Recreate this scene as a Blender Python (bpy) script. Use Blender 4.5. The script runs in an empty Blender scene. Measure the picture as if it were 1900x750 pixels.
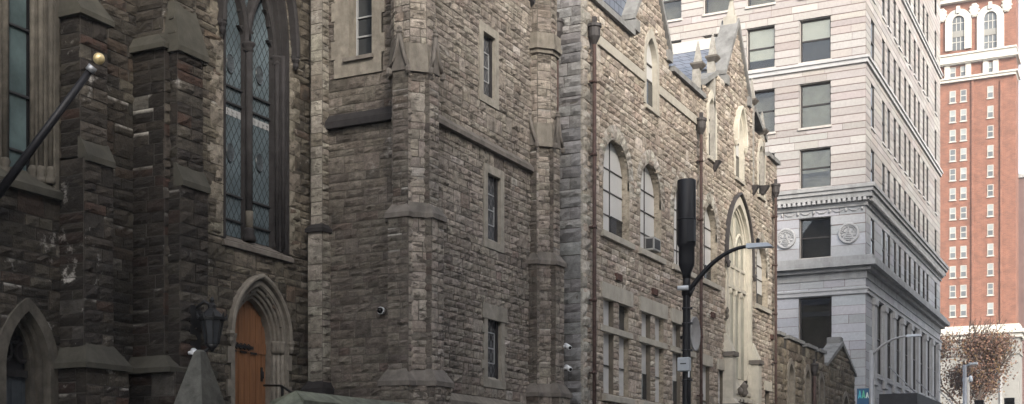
import bpy, math, random
from math import sin, cos, pi, sqrt, atan2, radians
from mathutils import Vector, noise
R = random.Random(7)
sc = bpy.context.scene
COL = sc.collection

# ------------------------------------------------------------------ survey: pixel -> point on a real plane
F, U0, HZ, EYE = 2360., 950., 908., 1.6
TH = math.atan(1170 / F); SN, CS = sin(TH), cos(TH)
def ray(u, v=0):
    d = (u - U0) / F
    return (-SN + d * CS, CS + d * SN, (HZ - v) / F)
def yat(u, X): r = ray(u); return r[1] * X / r[0]
def xat(u, Y): r = ray(u); return r[0] * Y / r[1]
def zX(u, v, X): r = ray(u, v); return EYE + r[2] * X / r[0]
def zY(u, v, Y): r = ray(u, v); return EYE + r[2] * Y / r[1]

# ------------------------------------------------------------------ mesh builder
class Fr:
    def __init__(s, O, A):
        s.O = O; s.A = A; s.N = (A[1], -A[0])
    def P(s, a, z, n=0.):
        return (s.O[0] + a * s.A[0] + n * s.N[0], s.O[1] + a * s.A[1] + n * s.N[1], z)
def FX(X): return Fr((X, 0.), (0., 1.))      # faces +X, a = Y
def FY(Y): return Fr((0., Y), (1., 0.))      # faces -Y, a = X
def FYb(Y): return Fr((0., Y), (-1., 0.))    # faces +Y, a = -X
def FXb(X): return Fr((X, 0.), (0., -1.))    # faces -X, a = -Y

WHOLE = {'pale_glass_band', 'dentils', 'modillions', 'frieze_relief', 'curtain', 'trunk', 'crown', 'lantern_frame', 'block_windows', 'cartouche', 'carved_medallion',
         'tracery', 'strap_hinge', 'tympanum', 'turret_masonry', 'grille', 'wall_vent', 'lamp_head', 'visor', 'mount', 'reveal', 'street_window', 'tall_street_window', 'pane', 'portal_door', 'door_leaf', 'white_arch', 'bracket'}
SING = {'far_windows': 'far_window', 'carved_finial': 'carved_knob', 'window_quoins': 'window_quoin', 'saddle_bars': 'saddle_bar', 'roundels': 'roundel', 'colonnettes': 'colonnette', 'mullions': 'mullion', 'sash_bars': 'sash_bar', 'glazing_bars': 'glazing_bar', 'tie_rods': 'tie_rod', 'steps': 'step', 'corner_quoins': 'corner_quoin', 'voussoirs': 'voussoir'}
class MB:
    def __init__(s): s.v = []; s.f = []; s.m = []; s.c = []; s.sm = []
    def vert(s, p, c=(.5, .5, .5)): s.v.append(p); s.c.append(c); return len(s.v) - 1
    def face(s, pts, mi=0, c=(.5, .5, .5), sm=False):
        i = [s.vert(p, c) for p in pts]; s.f.append(i); s.m.append(mi); s.sm.append(sm)
    def hexa(s, b, t, mi=0, c=(.5, .5, .5)):
        n = len(b); i = [s.vert(p, c) for p in b] + [s.vert(p, c) for p in t]
        s.f.append(list(reversed(i[:n]))); s.f.append(i[n:])
        for k in range(n):
            j = (k + 1) % n; s.f.append([i[k], i[j], i[n + j], i[n + k]])
        s.m += [mi] * (n + 2); s.sm += [False] * (n + 2)
    def box(s, x0, x1, y0, y1, z0, z1, mi=0, c=(.5, .5, .5)):
        s.hexa([(x0, y0, z0), (x1, y0, z0), (x1, y1, z0), (x0, y1, z0)], [(x0, y0, z1), (x1, y0, z1), (x1, y1, z1), (x0, y1, z1)], mi, c)
    def fbox(s, fr, a0, a1, z0, z1, n0, n1, mi=0, c=(.5, .5, .5)):
        P = fr.P
        s.hexa([P(a0, z0, n1), P(a1, z0, n1), P(a1, z0, n0), P(a0, z0, n0)], [P(a0, z1, n1), P(a1, z1, n1), P(a1, z1, n0), P(a0, z1, n0)], mi, c)
    def frust(s, b, t, z0, z1, mi=0, c=(.5, .5, .5)):   # b,t = (x0,x1,y0,y1)
        q = lambda r, z: [(r[0], r[2], z), (r[1], r[2], z), (r[1], r[3], z), (r[0], r[3], z)]
        s.hexa(q(b, z0), q(t, z1), mi, c)
    def wedge(s, fr, a0, a1, z0, z1, n0, n1, lip=.08, mi=0, c=(.5, .5, .5)):  # sloping weathering: out n1 at bottom, n0 at top
        P = fr.P
        pr = [(n0 - .05, z0), (n1, z0), (n1, z0 + lip), (n0, z1), (n0 - .05, z1)]
        s.hexa([P(a0, z, n) for n, z in pr], [P(a1, z, n) for n, z in pr], mi, c)
    def poly_prism(s, pts, z0, z1, sc1=1., cen=None, mi=0, c=(.5, .5, .5)):
        cx, cy = cen or (sum(p[0] for p in pts) / len(pts), sum(p[1] for p in pts) / len(pts))
        s.hexa([(p[0], p[1], z0) for p in pts], [(cx + (p[0] - cx) * sc1, cy + (p[1] - cy) * sc1, z1) for p in pts], mi, c)
    def tube(s, pts, r, k=8, mi=0, c=(.5, .5, .5), caps=True):
        pts = [Vector(p) for p in pts]; rr = r if isinstance(r, (list, tuple)) else [r] * len(pts); rings = []
        up = Vector((0, 0, 1))
        for i, p in enumerate(pts):
            d = (pts[min(i + 1, len(pts) - 1)] - pts[max(i - 1, 0)]).normalized()
            x = d.cross(up) if abs(d.z) < .95 else d.cross(Vector((1, 0, 0)))
            x.normalize(); y = d.cross(x)
            rings.append([s.vert(tuple(p + (x * cos(2 * pi * j / k) + y * sin(2 * pi * j / k)) * rr[i]), c) for j in range(k)])
        for a, b in zip(rings, rings[1:]):
            for j in range(k):
                s.f.append([a[j], b[j], b[(j + 1) % k], a[(j + 1) % k]]); s.m.append(mi); s.sm.append(k > 5)
        if caps:
            s.f.append(rings[0]); s.f.append(list(reversed(rings[-1]))); s.m += [mi] * 2; s.sm += [False] * 2
    def lathe(s, prof, x, y, k=12, mi=0, c=(.5, .5, .5), smooth=True):   # prof: (r,z) bottom->top
        rings = [[s.vert((x + r * cos(2 * pi * j / k), y + r * sin(2 * pi * j / k), z), c) for j in range(k)] for r, z in prof]
        for a, b in zip(rings, rings[1:]):
            for j in range(k):
                s.f.append([a[j], a[(j + 1) % k], b[(j + 1) % k], b[j]]); s.m.append(mi); s.sm.append(smooth)
        s.f.append(list(reversed(rings[0]))); s.f.append(rings[-1]); s.m += [mi] * 2; s.sm += [False] * 2
    def ring(s, fr, inner, outer, n=0.05, nin=-.3, nout=-.02, mi=0, c=(.5, .5, .5)):
        P = fr.P
        for k in range(len(inner) - 1):
            i0, i1, o0, o1 = inner[k], inner[k + 1], outer[k], outer[k + 1]
            s.face([P(*o0, n), P(*o1, n), P(*i1, n), P(*i0, n)], mi, c)
            s.face([P(*i0, n), P(*i1, n), P(*i1, nin), P(*i0, nin)], mi, c)
            if n > nout + .005: s.face([P(*o1, n), P(*o0, n), P(*o0, nout), P(*o1, nout)], mi, c)
        for k in (0, -1):
            s.face([P(*inner[k], n), P(*inner[k], nin), P(*outer[k], nin), P(*outer[k], n)], mi, c)
    def fill(s, fr, pl, n, mi=0, c=(.5, .5, .5)):
        s.face([fr.P(a, z, n) for a, z in reversed(pl)], mi, c)
    def bar(s, fr, pl, w, n0, n1, mi=0, c=(.5, .5, .5)):    # a bar of width w following polyline in wall plane
        L = []; Rr = []
        for k, (a, z) in enumerate(pl):
            p = pl[max(k - 1, 0)]; q = pl[min(k + 1, len(pl) - 1)]
            da, dz = q[0] - p[0], q[1] - p[1]; l = sqrt(da * da + dz * dz) or 1
            L.append((a - dz / l * w / 2, z + da / l * w / 2)); Rr.append((a + dz / l * w / 2, z - da / l * w / 2))
        P = fr.P; ch = min(w * .25, (n1 - n0) * .4)
        for k in range(len(pl) - 1):
            mid = [((L[j][0] * .7 + Rr[j][0] * .3, L[j][1] * .7 + Rr[j][1] * .3), (L[j][0] * .3 + Rr[j][0] * .7, L[j][1] * .3 + Rr[j][1] * .7)) for j in (k, k + 1)]
            s.face([P(*mid[0][0], n1), P(*mid[1][0], n1), P(*mid[1][1], n1), P(*mid[0][1], n1)][::-1], mi, c)
            s.face([P(*L[k], n1 - ch), P(*L[k + 1], n1 - ch), P(*mid[1][0], n1), P(*mid[0][0], n1)][::-1], mi, c)
            s.face([P(*mid[0][1], n1), P(*mid[1][1], n1), P(*Rr[k + 1], n1 - ch), P(*Rr[k], n1 - ch)][::-1], mi, c)
            s.face([P(*L[k], n0), P(*L[k + 1], n0), P(*L[k + 1], n1 - ch), P(*L[k], n1 - ch)][::-1], mi, c)
            s.face([P(*Rr[k], n1 - ch), P(*Rr[k + 1], n1 - ch), P(*Rr[k + 1], n0), P(*Rr[k], n0)][::-1], mi, c)
        for k in (0, -1):
            s.face([P(*L[k], n0), P(*L[k], n1 - ch), P(*Rr[k], n1 - ch), P(*Rr[k], n0)], mi, c)
    # one rock-faced block on an arbitrary quad (a,z corners: bl, br, tr, tl)
    def stone(s, fr, q, h, rough, col, mi=0, nu=3, nv=3, back=-.03, eff=0.):
        ef = R.random() < eff; eg = .42 * R.uniform(.45, 1.1); ew = (eg, eg * .96, eg * .88)
        P = fr.P; us = [0] + [i / (nu) for i in range(nu + 1)] + [1]; vs = [0] + [i / (nv) for i in range(nv + 1)] + [1]
        tu, tv = R.uniform(-1, 1) * rough * .5, R.uniform(-1, 1) * rough * .5
        idx = []
        nU, nV = len(us), len(vs)
        for j, v in enumerate(vs):
            row = []
            for i, u in enumerate(us):
                a = (q[0][0] * (1 - u) + q[1][0] * u) * (1 - v) + (q[3][0] * (1 - u) + q[2][0] * u) * v
                z = (q[0][1] * (1 - u) + q[1][1] * u) * (1 - v) + (q[3][1] * (1 - u) + q[2][1] * u) * v
                if i in (0, nU - 1) or j in (0, nV - 1): n = back
                elif i in (1, nU - 2) or j in (1, nV - 2): n = h * .35 + rough * R.uniform(-.1, .25)
                else: n = h + rough * R.uniform(-.6, .6) + tu * (u - .5) + tv * (v - .5)
                row.append(s.vert(P(a, z, n), ew if ef and j >= nV - 2 and R.random() < .75 else col))
            idx.append(row)
        for j in range(nV - 1):
            for i in range(nU - 1):
                s.f.append([idx[j][i], idx[j][i + 1], idx[j + 1][i + 1], idx[j + 1][i]]); s.m.append(mi); s.sm.append(False)
    def clusters(s):
        n = len(s.v); p = list(range(n))
        def find(x):
            while p[x] != x: p[x] = p[p[x]]; x = p[x]
            return x
        key = {}
        for i, v in enumerate(s.v):
            k = (round(v[0], 3), round(v[1], 3), round(v[2], 3))
            if k in key: p[find(i)] = find(key[k])
            else: key[k] = i
        for f in s.f:
            a = find(f[0])
            for i in f[1:]: p[find(i)] = a
        bb = {}
        for i, v in enumerate(s.v):
            b = bb.setdefault(find(i), [9e9] * 3 + [-9e9] * 3)
            for k in range(3): b[k] = min(b[k], v[k]); b[k + 3] = max(b[k + 3], v[k])
        ks = list(bb)
        if len(ks) < 2 or len(ks) > 160: return None
        q = {k: k for k in ks}
        def fq(x):
            while q[x] != x: x = q[x]
            return x
        ch = True
        for i, a in enumerate(ks):
            for b in ks[i + 1:]:
                if all(bb[a][k] - .03 < bb[b][k + 3] and bb[b][k] - .03 < bb[a][k + 3] for k in range(3)): q[fq(a)] = fq(b)
        out = {}
        for fi, f in enumerate(s.f): out.setdefault(fq(find(f[0])), []).append(fi)
        return list(out.values()) if len(out) > 1 else None
    def sub(s, fis):
        o = MB(); mp = {}
        for fi in fis:
            f = []
            for i in s.f[fi]:
                if i not in mp: mp[i] = o.vert(s.v[i], s.c[i])
                f.append(mp[i])
            o.f.append(f); o.m.append(s.m[fi]); o.sm.append(s.sm[fi])
        return o
    def build(s, name, mats, parent=None, root=(0, 0, 0)):
        if parent and name not in WHOLE and len(s.f):
            cl = s.clusters()
            if cl:
                nm = SING.get(name, name)
                for c in cl: o = s.sub(c).build1(nm, mats, parent, root)
                return o
        return s.build1(name, mats, parent, root)
    def build1(s, name, mats, parent=None, root=(0, 0, 0)):
        if len(s.v) < 3000:      # weld coincident corners
            key = {}; mp = []; nv = []; nc = []
            for v, c in zip(s.v, s.c):
                k = (round(v[0], 4), round(v[1], 4), round(v[2], 4))
                if k not in key: key[k] = len(nv); nv.append(v); nc.append(c)
                mp.append(key[k])
            F2 = []; M2 = []; S2 = []; seen = set()
            for f, m_, sm in zip(s.f, s.m, s.sm):
                g = []
                for i in f:
                    if not g or g[-1] != mp[i]: g.append(mp[i])
                if len(g) > 1 and g[0] == g[-1]: g.pop()
                fk = tuple(sorted(g))
                if len(g) < 3 or len(set(g)) < len(g) or fk in seen: continue
                seen.add(fk); F2.append(g); M2.append(m_); S2.append(sm)
            s.v, s.c, s.f, s.m, s.sm = nv, nc, F2, M2, S2
        me = bpy.data.meshes.new(name)
        rx, ry, rz = root
        me.from_pydata([(p[0] - rx, p[1] - ry, p[2] - rz) for p in s.v], [], s.f)
        mats = mats if isinstance(mats, (list, tuple)) else [mats]
        for m in mats: me.materials.append(m)
        me.polygons.foreach_set('material_index', s.m); me.polygons.foreach_set('use_smooth', s.sm)
        at = me.color_attributes.new('stone_colour', 'FLOAT_COLOR', 'POINT')
        flat = []
        for c in s.c: flat += [c[0], c[1], c[2], 1.]
        at.data.foreach_set('color', flat)
        me.update()
        o = bpy.data.objects.new(name, me); COL.objects.link(o)
        if parent: o.parent = parent
        else: o.location = root
        return o

def jit(c, k=.13):
    f = 1 + R.uniform(-k, k); return tuple(max(.01, x * f * (1 + R.uniform(-.02, .02))) for x in c)
def pick(pal):
    t = R.random() * sum(w for w, _ in pal)
    for w, c in pal:
        t -= w
        if t <= 0: return jit(c)
    return jit(pal[-1][1])

def intervals(a0, a1, holes, za, zb):
    iv = [(a0, a1)]
    for h in holes:
        r = h(za, zb)
        if not r: continue
        out = []
        for p, q in iv:
            if r[1] <= p or r[0] >= q: out.append((p, q)); continue
            if r[0] > p + .02: out.append((p, r[0]))
            if r[1] < q - .02: out.append((r[1], q))
        iv = out
    return iv
def rect(a0, a1, z0, z1):
    f = lambda za, zb: (a0, a1) if z0 - 1e-4 < (za + zb) / 2 < z1 + 1e-4 else None
    f.br = (z0, z1); return f
def arch_hole(ac, w, z0, zs, za_, base=None):
    h = za_ - zs; r = (w * w + h * h) / (2 * w)
    def f(za, zb):
        z = (za + zb) / 2
        if z < z0 or z > za_: return None
        if z <= zs: return (ac - w, ac + w)
        x = sqrt(max(0, r * r - (z - zs) ** 2)) - (r - w)
        return (ac - x, ac + x) if x > .03 else None
    f.br = (z0,); return f
def arch(ac, w, z0, zs, za, n=10):      # open polyline left-bottom -> apex -> right-bottom
    h = za - zs; r = (w * w + h * h) / (2 * w); t = math.asin(min(1, h / r)); pts = [(ac - w, z0)]
    for i in range(n + 1):
        p = t * i / n; pts.append((ac + (r - w) - r * cos(p), zs + r * sin(p)))
    L = pts[:]
    for a, z in reversed(pts[:-1]): L.append((2 * ac - a, z))
    return L

def wall(mb, fr, a0, a1, z0, z1, holes=(), pal=(), course=(.12, .2), length=(.22, .6), relief=.04, rough=.026,
         top=None, gap=.018, jump=.05, nu=0, nv=3, mort=1, quoin=None, smi=0, eff=0., agap=None):
    brs = sorted(set([z0, z1] + [b for h in holes for b in getattr(h, 'br', ()) if z0 < b < z1]))
    rows = []
    for p, q in zip(brs, brs[1:]):
        z = p
        while q - z > .02:
            hh = R.uniform(*course)
            if q - z - hh < course[0]: hh = q - z if q - z < course[1] * 1.35 else (q - z) / 2
            rows.append((z, z + hh)); z += hh
    blocked = []
    for k, (za, zb) in enumerate(rows):
        A0, A1 = a0, a1
        if top:
            t = top((za + zb) / 2)
            if not t: continue
            A0, A1 = max(a0, t[0]), min(a1, t[1])
            if A1 - A0 < .05: continue
        iv0 = intervals(A0, A1, holes, za, zb)
        for p, q in iv0:
            if mort is not None: mb.face([fr.P(p, za), fr.P(q, za), fr.P(q, zb), fr.P(p, zb)], mort)
        iv = []
        bl = blocked; blocked = []
        for p, q in iv0:
            segs = [(p, q)]
            for r in bl:
                o2 = []
                for x, y in segs:
                    if r[1] <= x or r[0] >= y: o2.append((x, y)); continue
                    if r[0] > x + .03: o2.append((x, r[0]))
                    if r[1] < y - .03: o2.append((r[1], y))
                segs = o2
            iv += segs
        nxt = None
        if k + 1 < len(rows) and abs(rows[k + 1][0] - zb) < 1e-6:
            B0, B1 = a0, a1
            if top:
                t = top(sum(rows[k + 1]) / 2); B0, B1 = (max(a0, t[0]), min(a1, t[1])) if t else (0, 0)
            nxt = intervals(B0, B1, holes, *rows[k + 1]) if B1 > B0 else []
        for p, q in iv:
            a = p
            while q - a > .015:
                L = R.uniform(*length)
                if quoin and (abs(a - a0) < .01): L = R.choice(quoin)
                if q - a - L < length[0] * .7: L = q - a if q - a < length[1] * 1.2 else (q - a) * .5
                zt = zb
                if nxt and L < length[1] and R.random() < jump and any(x <= a + 1e-4 and y >= a + L - 1e-4 for x, y in nxt):
                    zt = rows[k + 1][1]; blocked.append((a, a + L))
                c = pick(pal(a + L / 2, (za + zb) / 2) if callable(pal) else pal)
                n = nu or max(2, min(6, int(L / .11)))
                g = gap * .5; ga = g if agap is None else agap * .5
                j = lambda: R.uniform(-.3, .3) * (gap if agap is None else .01)
                mb.stone(fr, [(a + ga + j(), za + g + j()), (a + L - ga + j(), za + g + j()), (a + L - ga + j(), zt - g + j()), (a + ga + j(), zt - g + j())],
                         relief * R.uniform(.35, 1.15), rough * R.uniform(.5, 1.2), c, smi, n, nv, eff=eff)
                a += L

# ------------------------------------------------------------------ materials
def new_mat(name):
    m = bpy.data.materials.new(name); m.use_nodes = True
    nt = m.node_tree; b = nt.nodes['Principled BSDF']; return m, nt, b
def N(nt, t, **kw):
    n = nt.nodes.new(t)
    for k, v in kw.items():
        if k in n.inputs: n.inputs[k].default_value = v
        else: setattr(n, k, v)
    return n
def coords(nt): return N(nt, 'ShaderNodeTexCoord').outputs['Object']
def noise_n(nt, vec, scale, detail=5, rough=.6):
    n = N(nt, 'ShaderNodeTexNoise'); n.inputs['Scale'].default_value = scale; n.inputs['Detail'].default_value = detail; n.inputs['Roughness'].default_value = rough
    nt.links.new(vec, n.inputs['Vector']); return n.outputs['Fac']
def maprange(nt, v, a, b, c, d):
    n = N(nt, 'ShaderNodeMapRange'); nt.links.new(v, n.inputs[0])
    for i, x in enumerate((a, b, c, d)): n.inputs[i + 1].default_value = x
    return n.outputs[0]
def mixc(nt, f, a, b, mode='MIX'):
    n = N(nt, 'ShaderNodeMix', data_type='RGBA', blend_type=mode)
    for s, v in ((n.inputs[0], f), (n.inputs[6], a), (n.inputs[7], b)):
        if hasattr(v, 'links') or isinstance(v, bpy.types.NodeSocket): nt.links.new(v, s)
        elif isinstance(v, (int, float)): s.default_value = v
        else: s.default_value = (*v[:3], 1)
    return n.outputs[2]
def mth(nt, op, a, b=None):
    n = N(nt, 'ShaderNodeMath', operation=op)
    for i, v in enumerate((a, b)):
        if v is None: continue
        if isinstance(v, bpy.types.NodeSocket): nt.links.new(v, n.inputs[i])
        else: n.inputs[i].default_value = v
    return n.outputs[0]
def bump(nt, b, h, strength=.4, dist=.02):
    n = N(nt, 'ShaderNodeBump'); n.inputs['Strength'].default_value = strength; n.inputs['Distance'].default_value = dist
    nt.links.new(h, n.inputs['Height']); nt.links.new(n.outputs[0], b.inputs['Normal'])

def stone_mat(name, soot=.5, white=.0, bmp=.7, var=(.6, 1.3), sootcol=(.025, .022, .02), soot_scale=.55, wcol=(.5, .48, .45), blotch=.8, blotcol=(.045, .039, .033)):
    m, nt, b = new_mat(name); v = coords(nt)
    at = N(nt, 'ShaderNodeAttribute', attribute_name='stone_colour').outputs['Color']
    f = maprange(nt, noise_n(nt, v, 7, 7, .7), .3, .7, *var)
    cc = N(nt, 'ShaderNodeCombineColor'); [nt.links.new(f, cc.inputs[i]) for i in range(3)]
    c = mixc(nt, 1., at, cc.outputs[0], 'MULTIPLY')
    if soot:
        mp = N(nt, 'ShaderNodeMapping'); nt.links.new(v, mp.inputs[0]); mp.inputs['Scale'].default_value = (1, 1, .55)
        s = maprange(nt, noise_n(nt, mp.outputs[0], soot_scale, 6, .65), .42, .68, 0, soot); c = mixc(nt, s, c, sootcol)
        s2 = maprange(nt, noise_n(nt, v, 2.6, 5, .6), .56, .7, 0, soot); c = mixc(nt, s2, c, sootcol)
    if blotch:
        mp = N(nt, 'ShaderNodeMapping'); nt.links.new(v, mp.inputs[0]); mp.inputs['Scale'].default_value = (1, 1, 2.6)
        s3 = maprange(nt, noise_n(nt, mp.outputs[0], 3.4, 5, .62), .57, .64, 0, blotch); c = mixc(nt, s3, c, blotcol)
    if white:
        w = maprange(nt, noise_n(nt, v, 2.0, 9, .72), .6, .68, 0, white); w2 = maprange(nt, noise_n(nt, v, .35, 2), .45, .6, 0, 1)
        c = mixc(nt, mth(nt, 'MULTIPLY', w, w2), c, wcol)
    nt.links.new(c, b.inputs['Base Color']); b.inputs['Roughness'].default_value = .92; b.inputs['Specular IOR Level'].default_value = .2
    bump(nt, b, noise_n(nt, v, 28, 6, .65), bmp, .03); return m
def plain(name, col, rough=.8, metal=0., var=.25, scale=6, bmp=.25, spec=.4, stain=0., stain_col=(.03, .028, .025)):
    m, nt, b = new_mat(name); v = coords(nt)
    f = maprange(nt, noise_n(nt, v, scale, 6, .65), .3, .7, 1 - var, 1 + var)
    cc = N(nt, 'ShaderNodeCombineColor'); [nt.links.new(f, cc.inputs[i]) for i in range(3)]
    c = mixc(nt, 1., col, cc.outputs[0], 'MULTIPLY')
    if stain:
        mp = N(nt, 'ShaderNodeMapping'); nt.links.new(v, mp.inputs[0]); mp.inputs['Scale'].default_value = (1, 1, .3)
        c = mixc(nt, maprange(nt, noise_n(nt, mp.outputs[0], 1.6, 7, .7), .48, .68, 0, stain), c, stain_col)
    nt.links.new(c, b.inputs['Base Color']); b.inputs['Roughness'].default_value = rough; b.inputs['Metallic'].default_value = metal; b.inputs['Specular IOR Level'].default_value = spec
    if bmp: bump(nt, b, noise_n(nt, v, 30, 5), bmp, .01)
    return m
def brick_mat(name, c1, c2, mortar, bw, rh, ms, wall_axis='xz', bmp=.3, var=.2, rough=.85):
    m, nt, b = new_mat(name); v = coords(nt); sp = N(nt, 'ShaderNodeSeparateXYZ'); nt.links.new(v, sp.inputs[0])
    cb = N(nt, 'ShaderNodeCombineXYZ'); nt.links.new(mth(nt, 'ADD', sp.outputs[0], sp.outputs[1]), cb.inputs[0]); nt.links.new(sp.outputs[2], cb.inputs[1])
    br = N(nt, 'ShaderNodeTexBrick'); nt.links.new(cb.outputs[0], br.inputs['Vector'])
    br.inputs['Color1'].default_value = (*c1, 1); br.inputs['Color2'].default_value = (*c2, 1); br.inputs['Mortar'].default_value = (*mortar, 1)
    br.inputs['Scale'].default_value = 1; br.inputs['Brick Width'].default_value = bw; br.inputs['Row Height'].default_value = rh; br.inputs['Mortar Size'].default_value = ms; br.inputs['Mortar Smooth'].default_value = .2
    f = maprange(nt, noise_n(nt, v, .8, 7, .7), .3, .7, 1 - var, 1 + var)
    cc = N(nt, 'ShaderNodeCombineColor'); [nt.links.new(f, cc.inputs[i]) for i in range(3)]
    c = mixc(nt, 1., br.outputs['Color'], cc.outputs[0], 'MULTIPLY')
    nt.links.new(c, b.inputs['Base Color']); b.inputs['Roughness'].default_value = rough
    bump(nt, b, mth(nt, 'SUBTRACT', 1, br.outputs['Fac']), bmp, .02); return m
def leaded(name, base, lead=(.015, .015, .017), p=.16, rough=.12, diamond=True, var=.5, spec=.5):
    m, nt, b = new_mat(name); v = coords(nt); sp = N(nt, 'ShaderNodeSeparateXYZ'); nt.links.new(v, sp.inputs[0])
    h = mth(nt, 'ADD', sp.outputs[0], sp.outputs[1]); z = mth(nt, 'MULTIPLY', sp.outputs[2], .62)
    def line(x, pp):
        fr = mth(nt, 'FRACT', mth(nt, 'DIVIDE', x, pp)); return mth(nt, 'LESS_THAN', mth(nt, 'ABSOLUTE', mth(nt, 'SUBTRACT', fr, .5)), .075)
    l = mth(nt, 'MAXIMUM', line(mth(nt, 'ADD', h, z), p), line(mth(nt, 'SUBTRACT', h, z), p)) if diamond else line(h, p)
    f = maprange(nt, noise_n(nt, v, 1.1, 5, .6), .3, .7, 1 - var, 1 + var)
    cc = N(nt, 'ShaderNodeCombineColor'); [nt.links.new(f, cc.inputs[i]) for i in range(3)]
    c = mixc(nt, l, mixc(nt, 1., base, cc.outputs[0], 'MULTIPLY'), lead)
    nt.links.new(c, b.inputs['Base Color']); b.inputs['Roughness'].default_value = rough; b.inputs['Specular IOR Level'].default_value = spec
    bump(nt, b, mth(nt, 'ADD', noise_n(nt, v, 5, 3), mth(nt, 'MULTIPLY', l, .6)), .25, .02); return m
def glass_mat(name, tint=(.95, .95, .92), refl=.02, rough=.02):
    m, nt, b = new_mat(name); nt.nodes.remove(b); out = nt.nodes['Material Output']
    t = N(nt, 'ShaderNodeBsdfTransparent'); t.inputs[0].default_value = (*tint, 1)
    g = N(nt, 'ShaderNodeBsdfGlossy'); g.inputs['Roughness'].default_value = rough; g.inputs['Color'].default_value = (.9, .92, .95, 1)
    mx = N(nt, 'ShaderNodeMixShader'); fr = N(nt, 'ShaderNodeFresnel'); fr.inputs[0].default_value = 1.5
    nt.links.new(mth(nt, 'ADD', fr.outputs[0], refl), mx.inputs[0]); nt.links.new(t.outputs[0], mx.inputs[1]); nt.links.new(g.outputs[0], mx.inputs[2]); nt.links.new(mx.outputs[0], out.inputs[0])
    return m
def emit_mat(name, col, s):
    m, nt, b = new_mat(name); b.inputs['Base Color'].default_value = (*col, 1); b.inputs['Emission Color'].default_value = (*col, 1); b.inputs['Emission Strength'].default_value = s; return m

M = {}
M['nave_stone'] = stone_mat('sooty_rubble', .75, .8, .9, (.55, 1.45))
M['tower_stone'] = stone_mat('brown_rubble', .5, .55, 1., (.55, 1.45), (.05, .043, .037), .6)
M['parish_stone'] = stone_mat('tan_rubble', .3, .25, .8, (.6, 1.4), (.12, .1, .08), .7, blotch=.75, blotcol=(.11, .088, .066))
M['grey_stone'] = stone_mat('grey_rockface', .25, blotch=.2, white=.0, bmp=.8, var=(.75, 1.25), sootcol=(.1, .1, .11))
M['annex_stone'] = stone_mat('annex_rockface', .5, .0, .8, (.7, 1.3), (.07, .06, .05))
M['mortar_dark'] = plain('dark_mortar', (.06, .055, .05), .95)
M['mortar_mid'] = plain('brown_mortar', (.1, .09, .078), .95)
M['mortar_tan'] = plain('tan_mortar', (.14, .122, .098), .95)
M['nave_trim'] = plain('weathered_brownstone', (.09, .082, .069), .9, 0, .35, 5, .5, .2, .6)
M['nave_cap'] = plain('mossy_weathering_stone', (.058, .055, .045), .9, 0, .3, 3, .4, .2, .5)
M['soot_trim'] = plain('soot_blackened_stone', (.026, .024, .025), .85, 0, .4, 5, .5, .25, .3)
M['tower_trim'] = plain('tower_dressed_stone', (.2, .182, .155), .9, 0, .3, 5, .5, .2, .6, (.085, .075, .063))
M['tower_frame'] = plain('pale_window_dressing', (.275, .255, .22), .9, 0, .25, 5, .4, .2, .4, (.11, .1, .085))
M['tower_cap'] = plain('tower_weathering_stone', (.15, .135, .12), .9, 0, .3, 4, .4, .2, .5)
M['pale_trim'] = plain('pale_limestone', (.4, .375, .325), .9, 0, .15, 3, .4, .2, .35, (.2, .18, .15))
M['lime_trim'] = plain('cream_limestone', (.52, .49, .42), .9, 0, .14, 3, .35, .2, .3, (.2, .18, .15))
M['coping_pale'] = plain('weathered_pale_stone', (.33, .315, .285), .9, 0, .25, 7, .4, .2, .5, (.12, .11, .1))
M['coping'] = plain('grey_coping_stone', (.225, .225, .22), .9, 0, .2, 4, .3, .2, .4)
M['dark_coping'] = plain('dark_coping', (.04, .04, .043), .7)
M['nave_glass'] = leaded('leaded_glass', (.085, .11, .125), (.035, .043, .047), p=.17, rough=.16, var=.35)
M['dark_leaded'] = leaded('dark_leaded_glass', (.05, .053, .058), (.12, .12, .125), p=.19, rough=.2)
M['side_glass'] = leaded('teal_glass', (.075, .105, .11), p=.5, rough=.1, diamond=False)
M['lead'] = plain('lead_bar', (.02, .02, .022), .6)
M['medal'] = plain('stained_roundel', (.05, .058, .066), .3, 0, .7, 14)
M['white_bar'] = plain('white_painted_bar', (.27, .275, .28), .6, 0, .05)
M['wood'] = None
M['iron'] = plain('black_iron', (.012, .012, .013), .5, 0, .3, 8, .2)
M['black_paint'] = plain('black_powdercoat', (.009, .009, .012), .5, 0, .1, 4, .05)
M['pipe'] = plain('rust_brown_downpipe', (.06, .036, .031), .75, 0, .5, 9, .2)
M['hopper'] = plain('dark_lead_hopper', (.05, .045, .045), .6, 0, .3, 6, .2)
M['slate'] = brick_mat('blue_grey_slate', (.13, .155, .2), (.17, .19, .235), (.05, .055, .07), .34, .26, .016, bmp=.6)
M['roof_flat'] = plain('roofing_felt', (.12, .12, .12), .9)
M['blind_panel'] = plain('grey_storm_panel', (.5, .5, .495), .5, 0, .08, 1.2, .05)
M['dark_glass'] = plain('dark_pane', (.03, .033, .036), .08, 0, .3, 2, 0, .6)
M['core'] = plain('inner_masonry', (.1, .095, .09), .95)
M['interior'] = plain('dim_room', (.055, .05, .045), .9, 0, .5, .7)
M['glass'] = glass_mat('window_glass')
M['blind'] = plain('white_roller_blind', (.82, .83, .76), .7, 0, .06, 1.5, .05)
M['old_blind'] = plain('grey_green_shade', (.34, .335, .28), .8, 0, .3, .9, .05)
M['curtain'] = plain('dark_curtain', (.04, .038, .036), .9)
M['bronze'] = plain('dark_bronze_frame', (.045, .04, .038), .5)
M['camera_white'] = plain('white_plastic', (.7, .72, .75), .35, 0, .05, 4, .02)
M['camera_black'] = plain('black_lens', (.01, .01, .012), .1)
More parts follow.
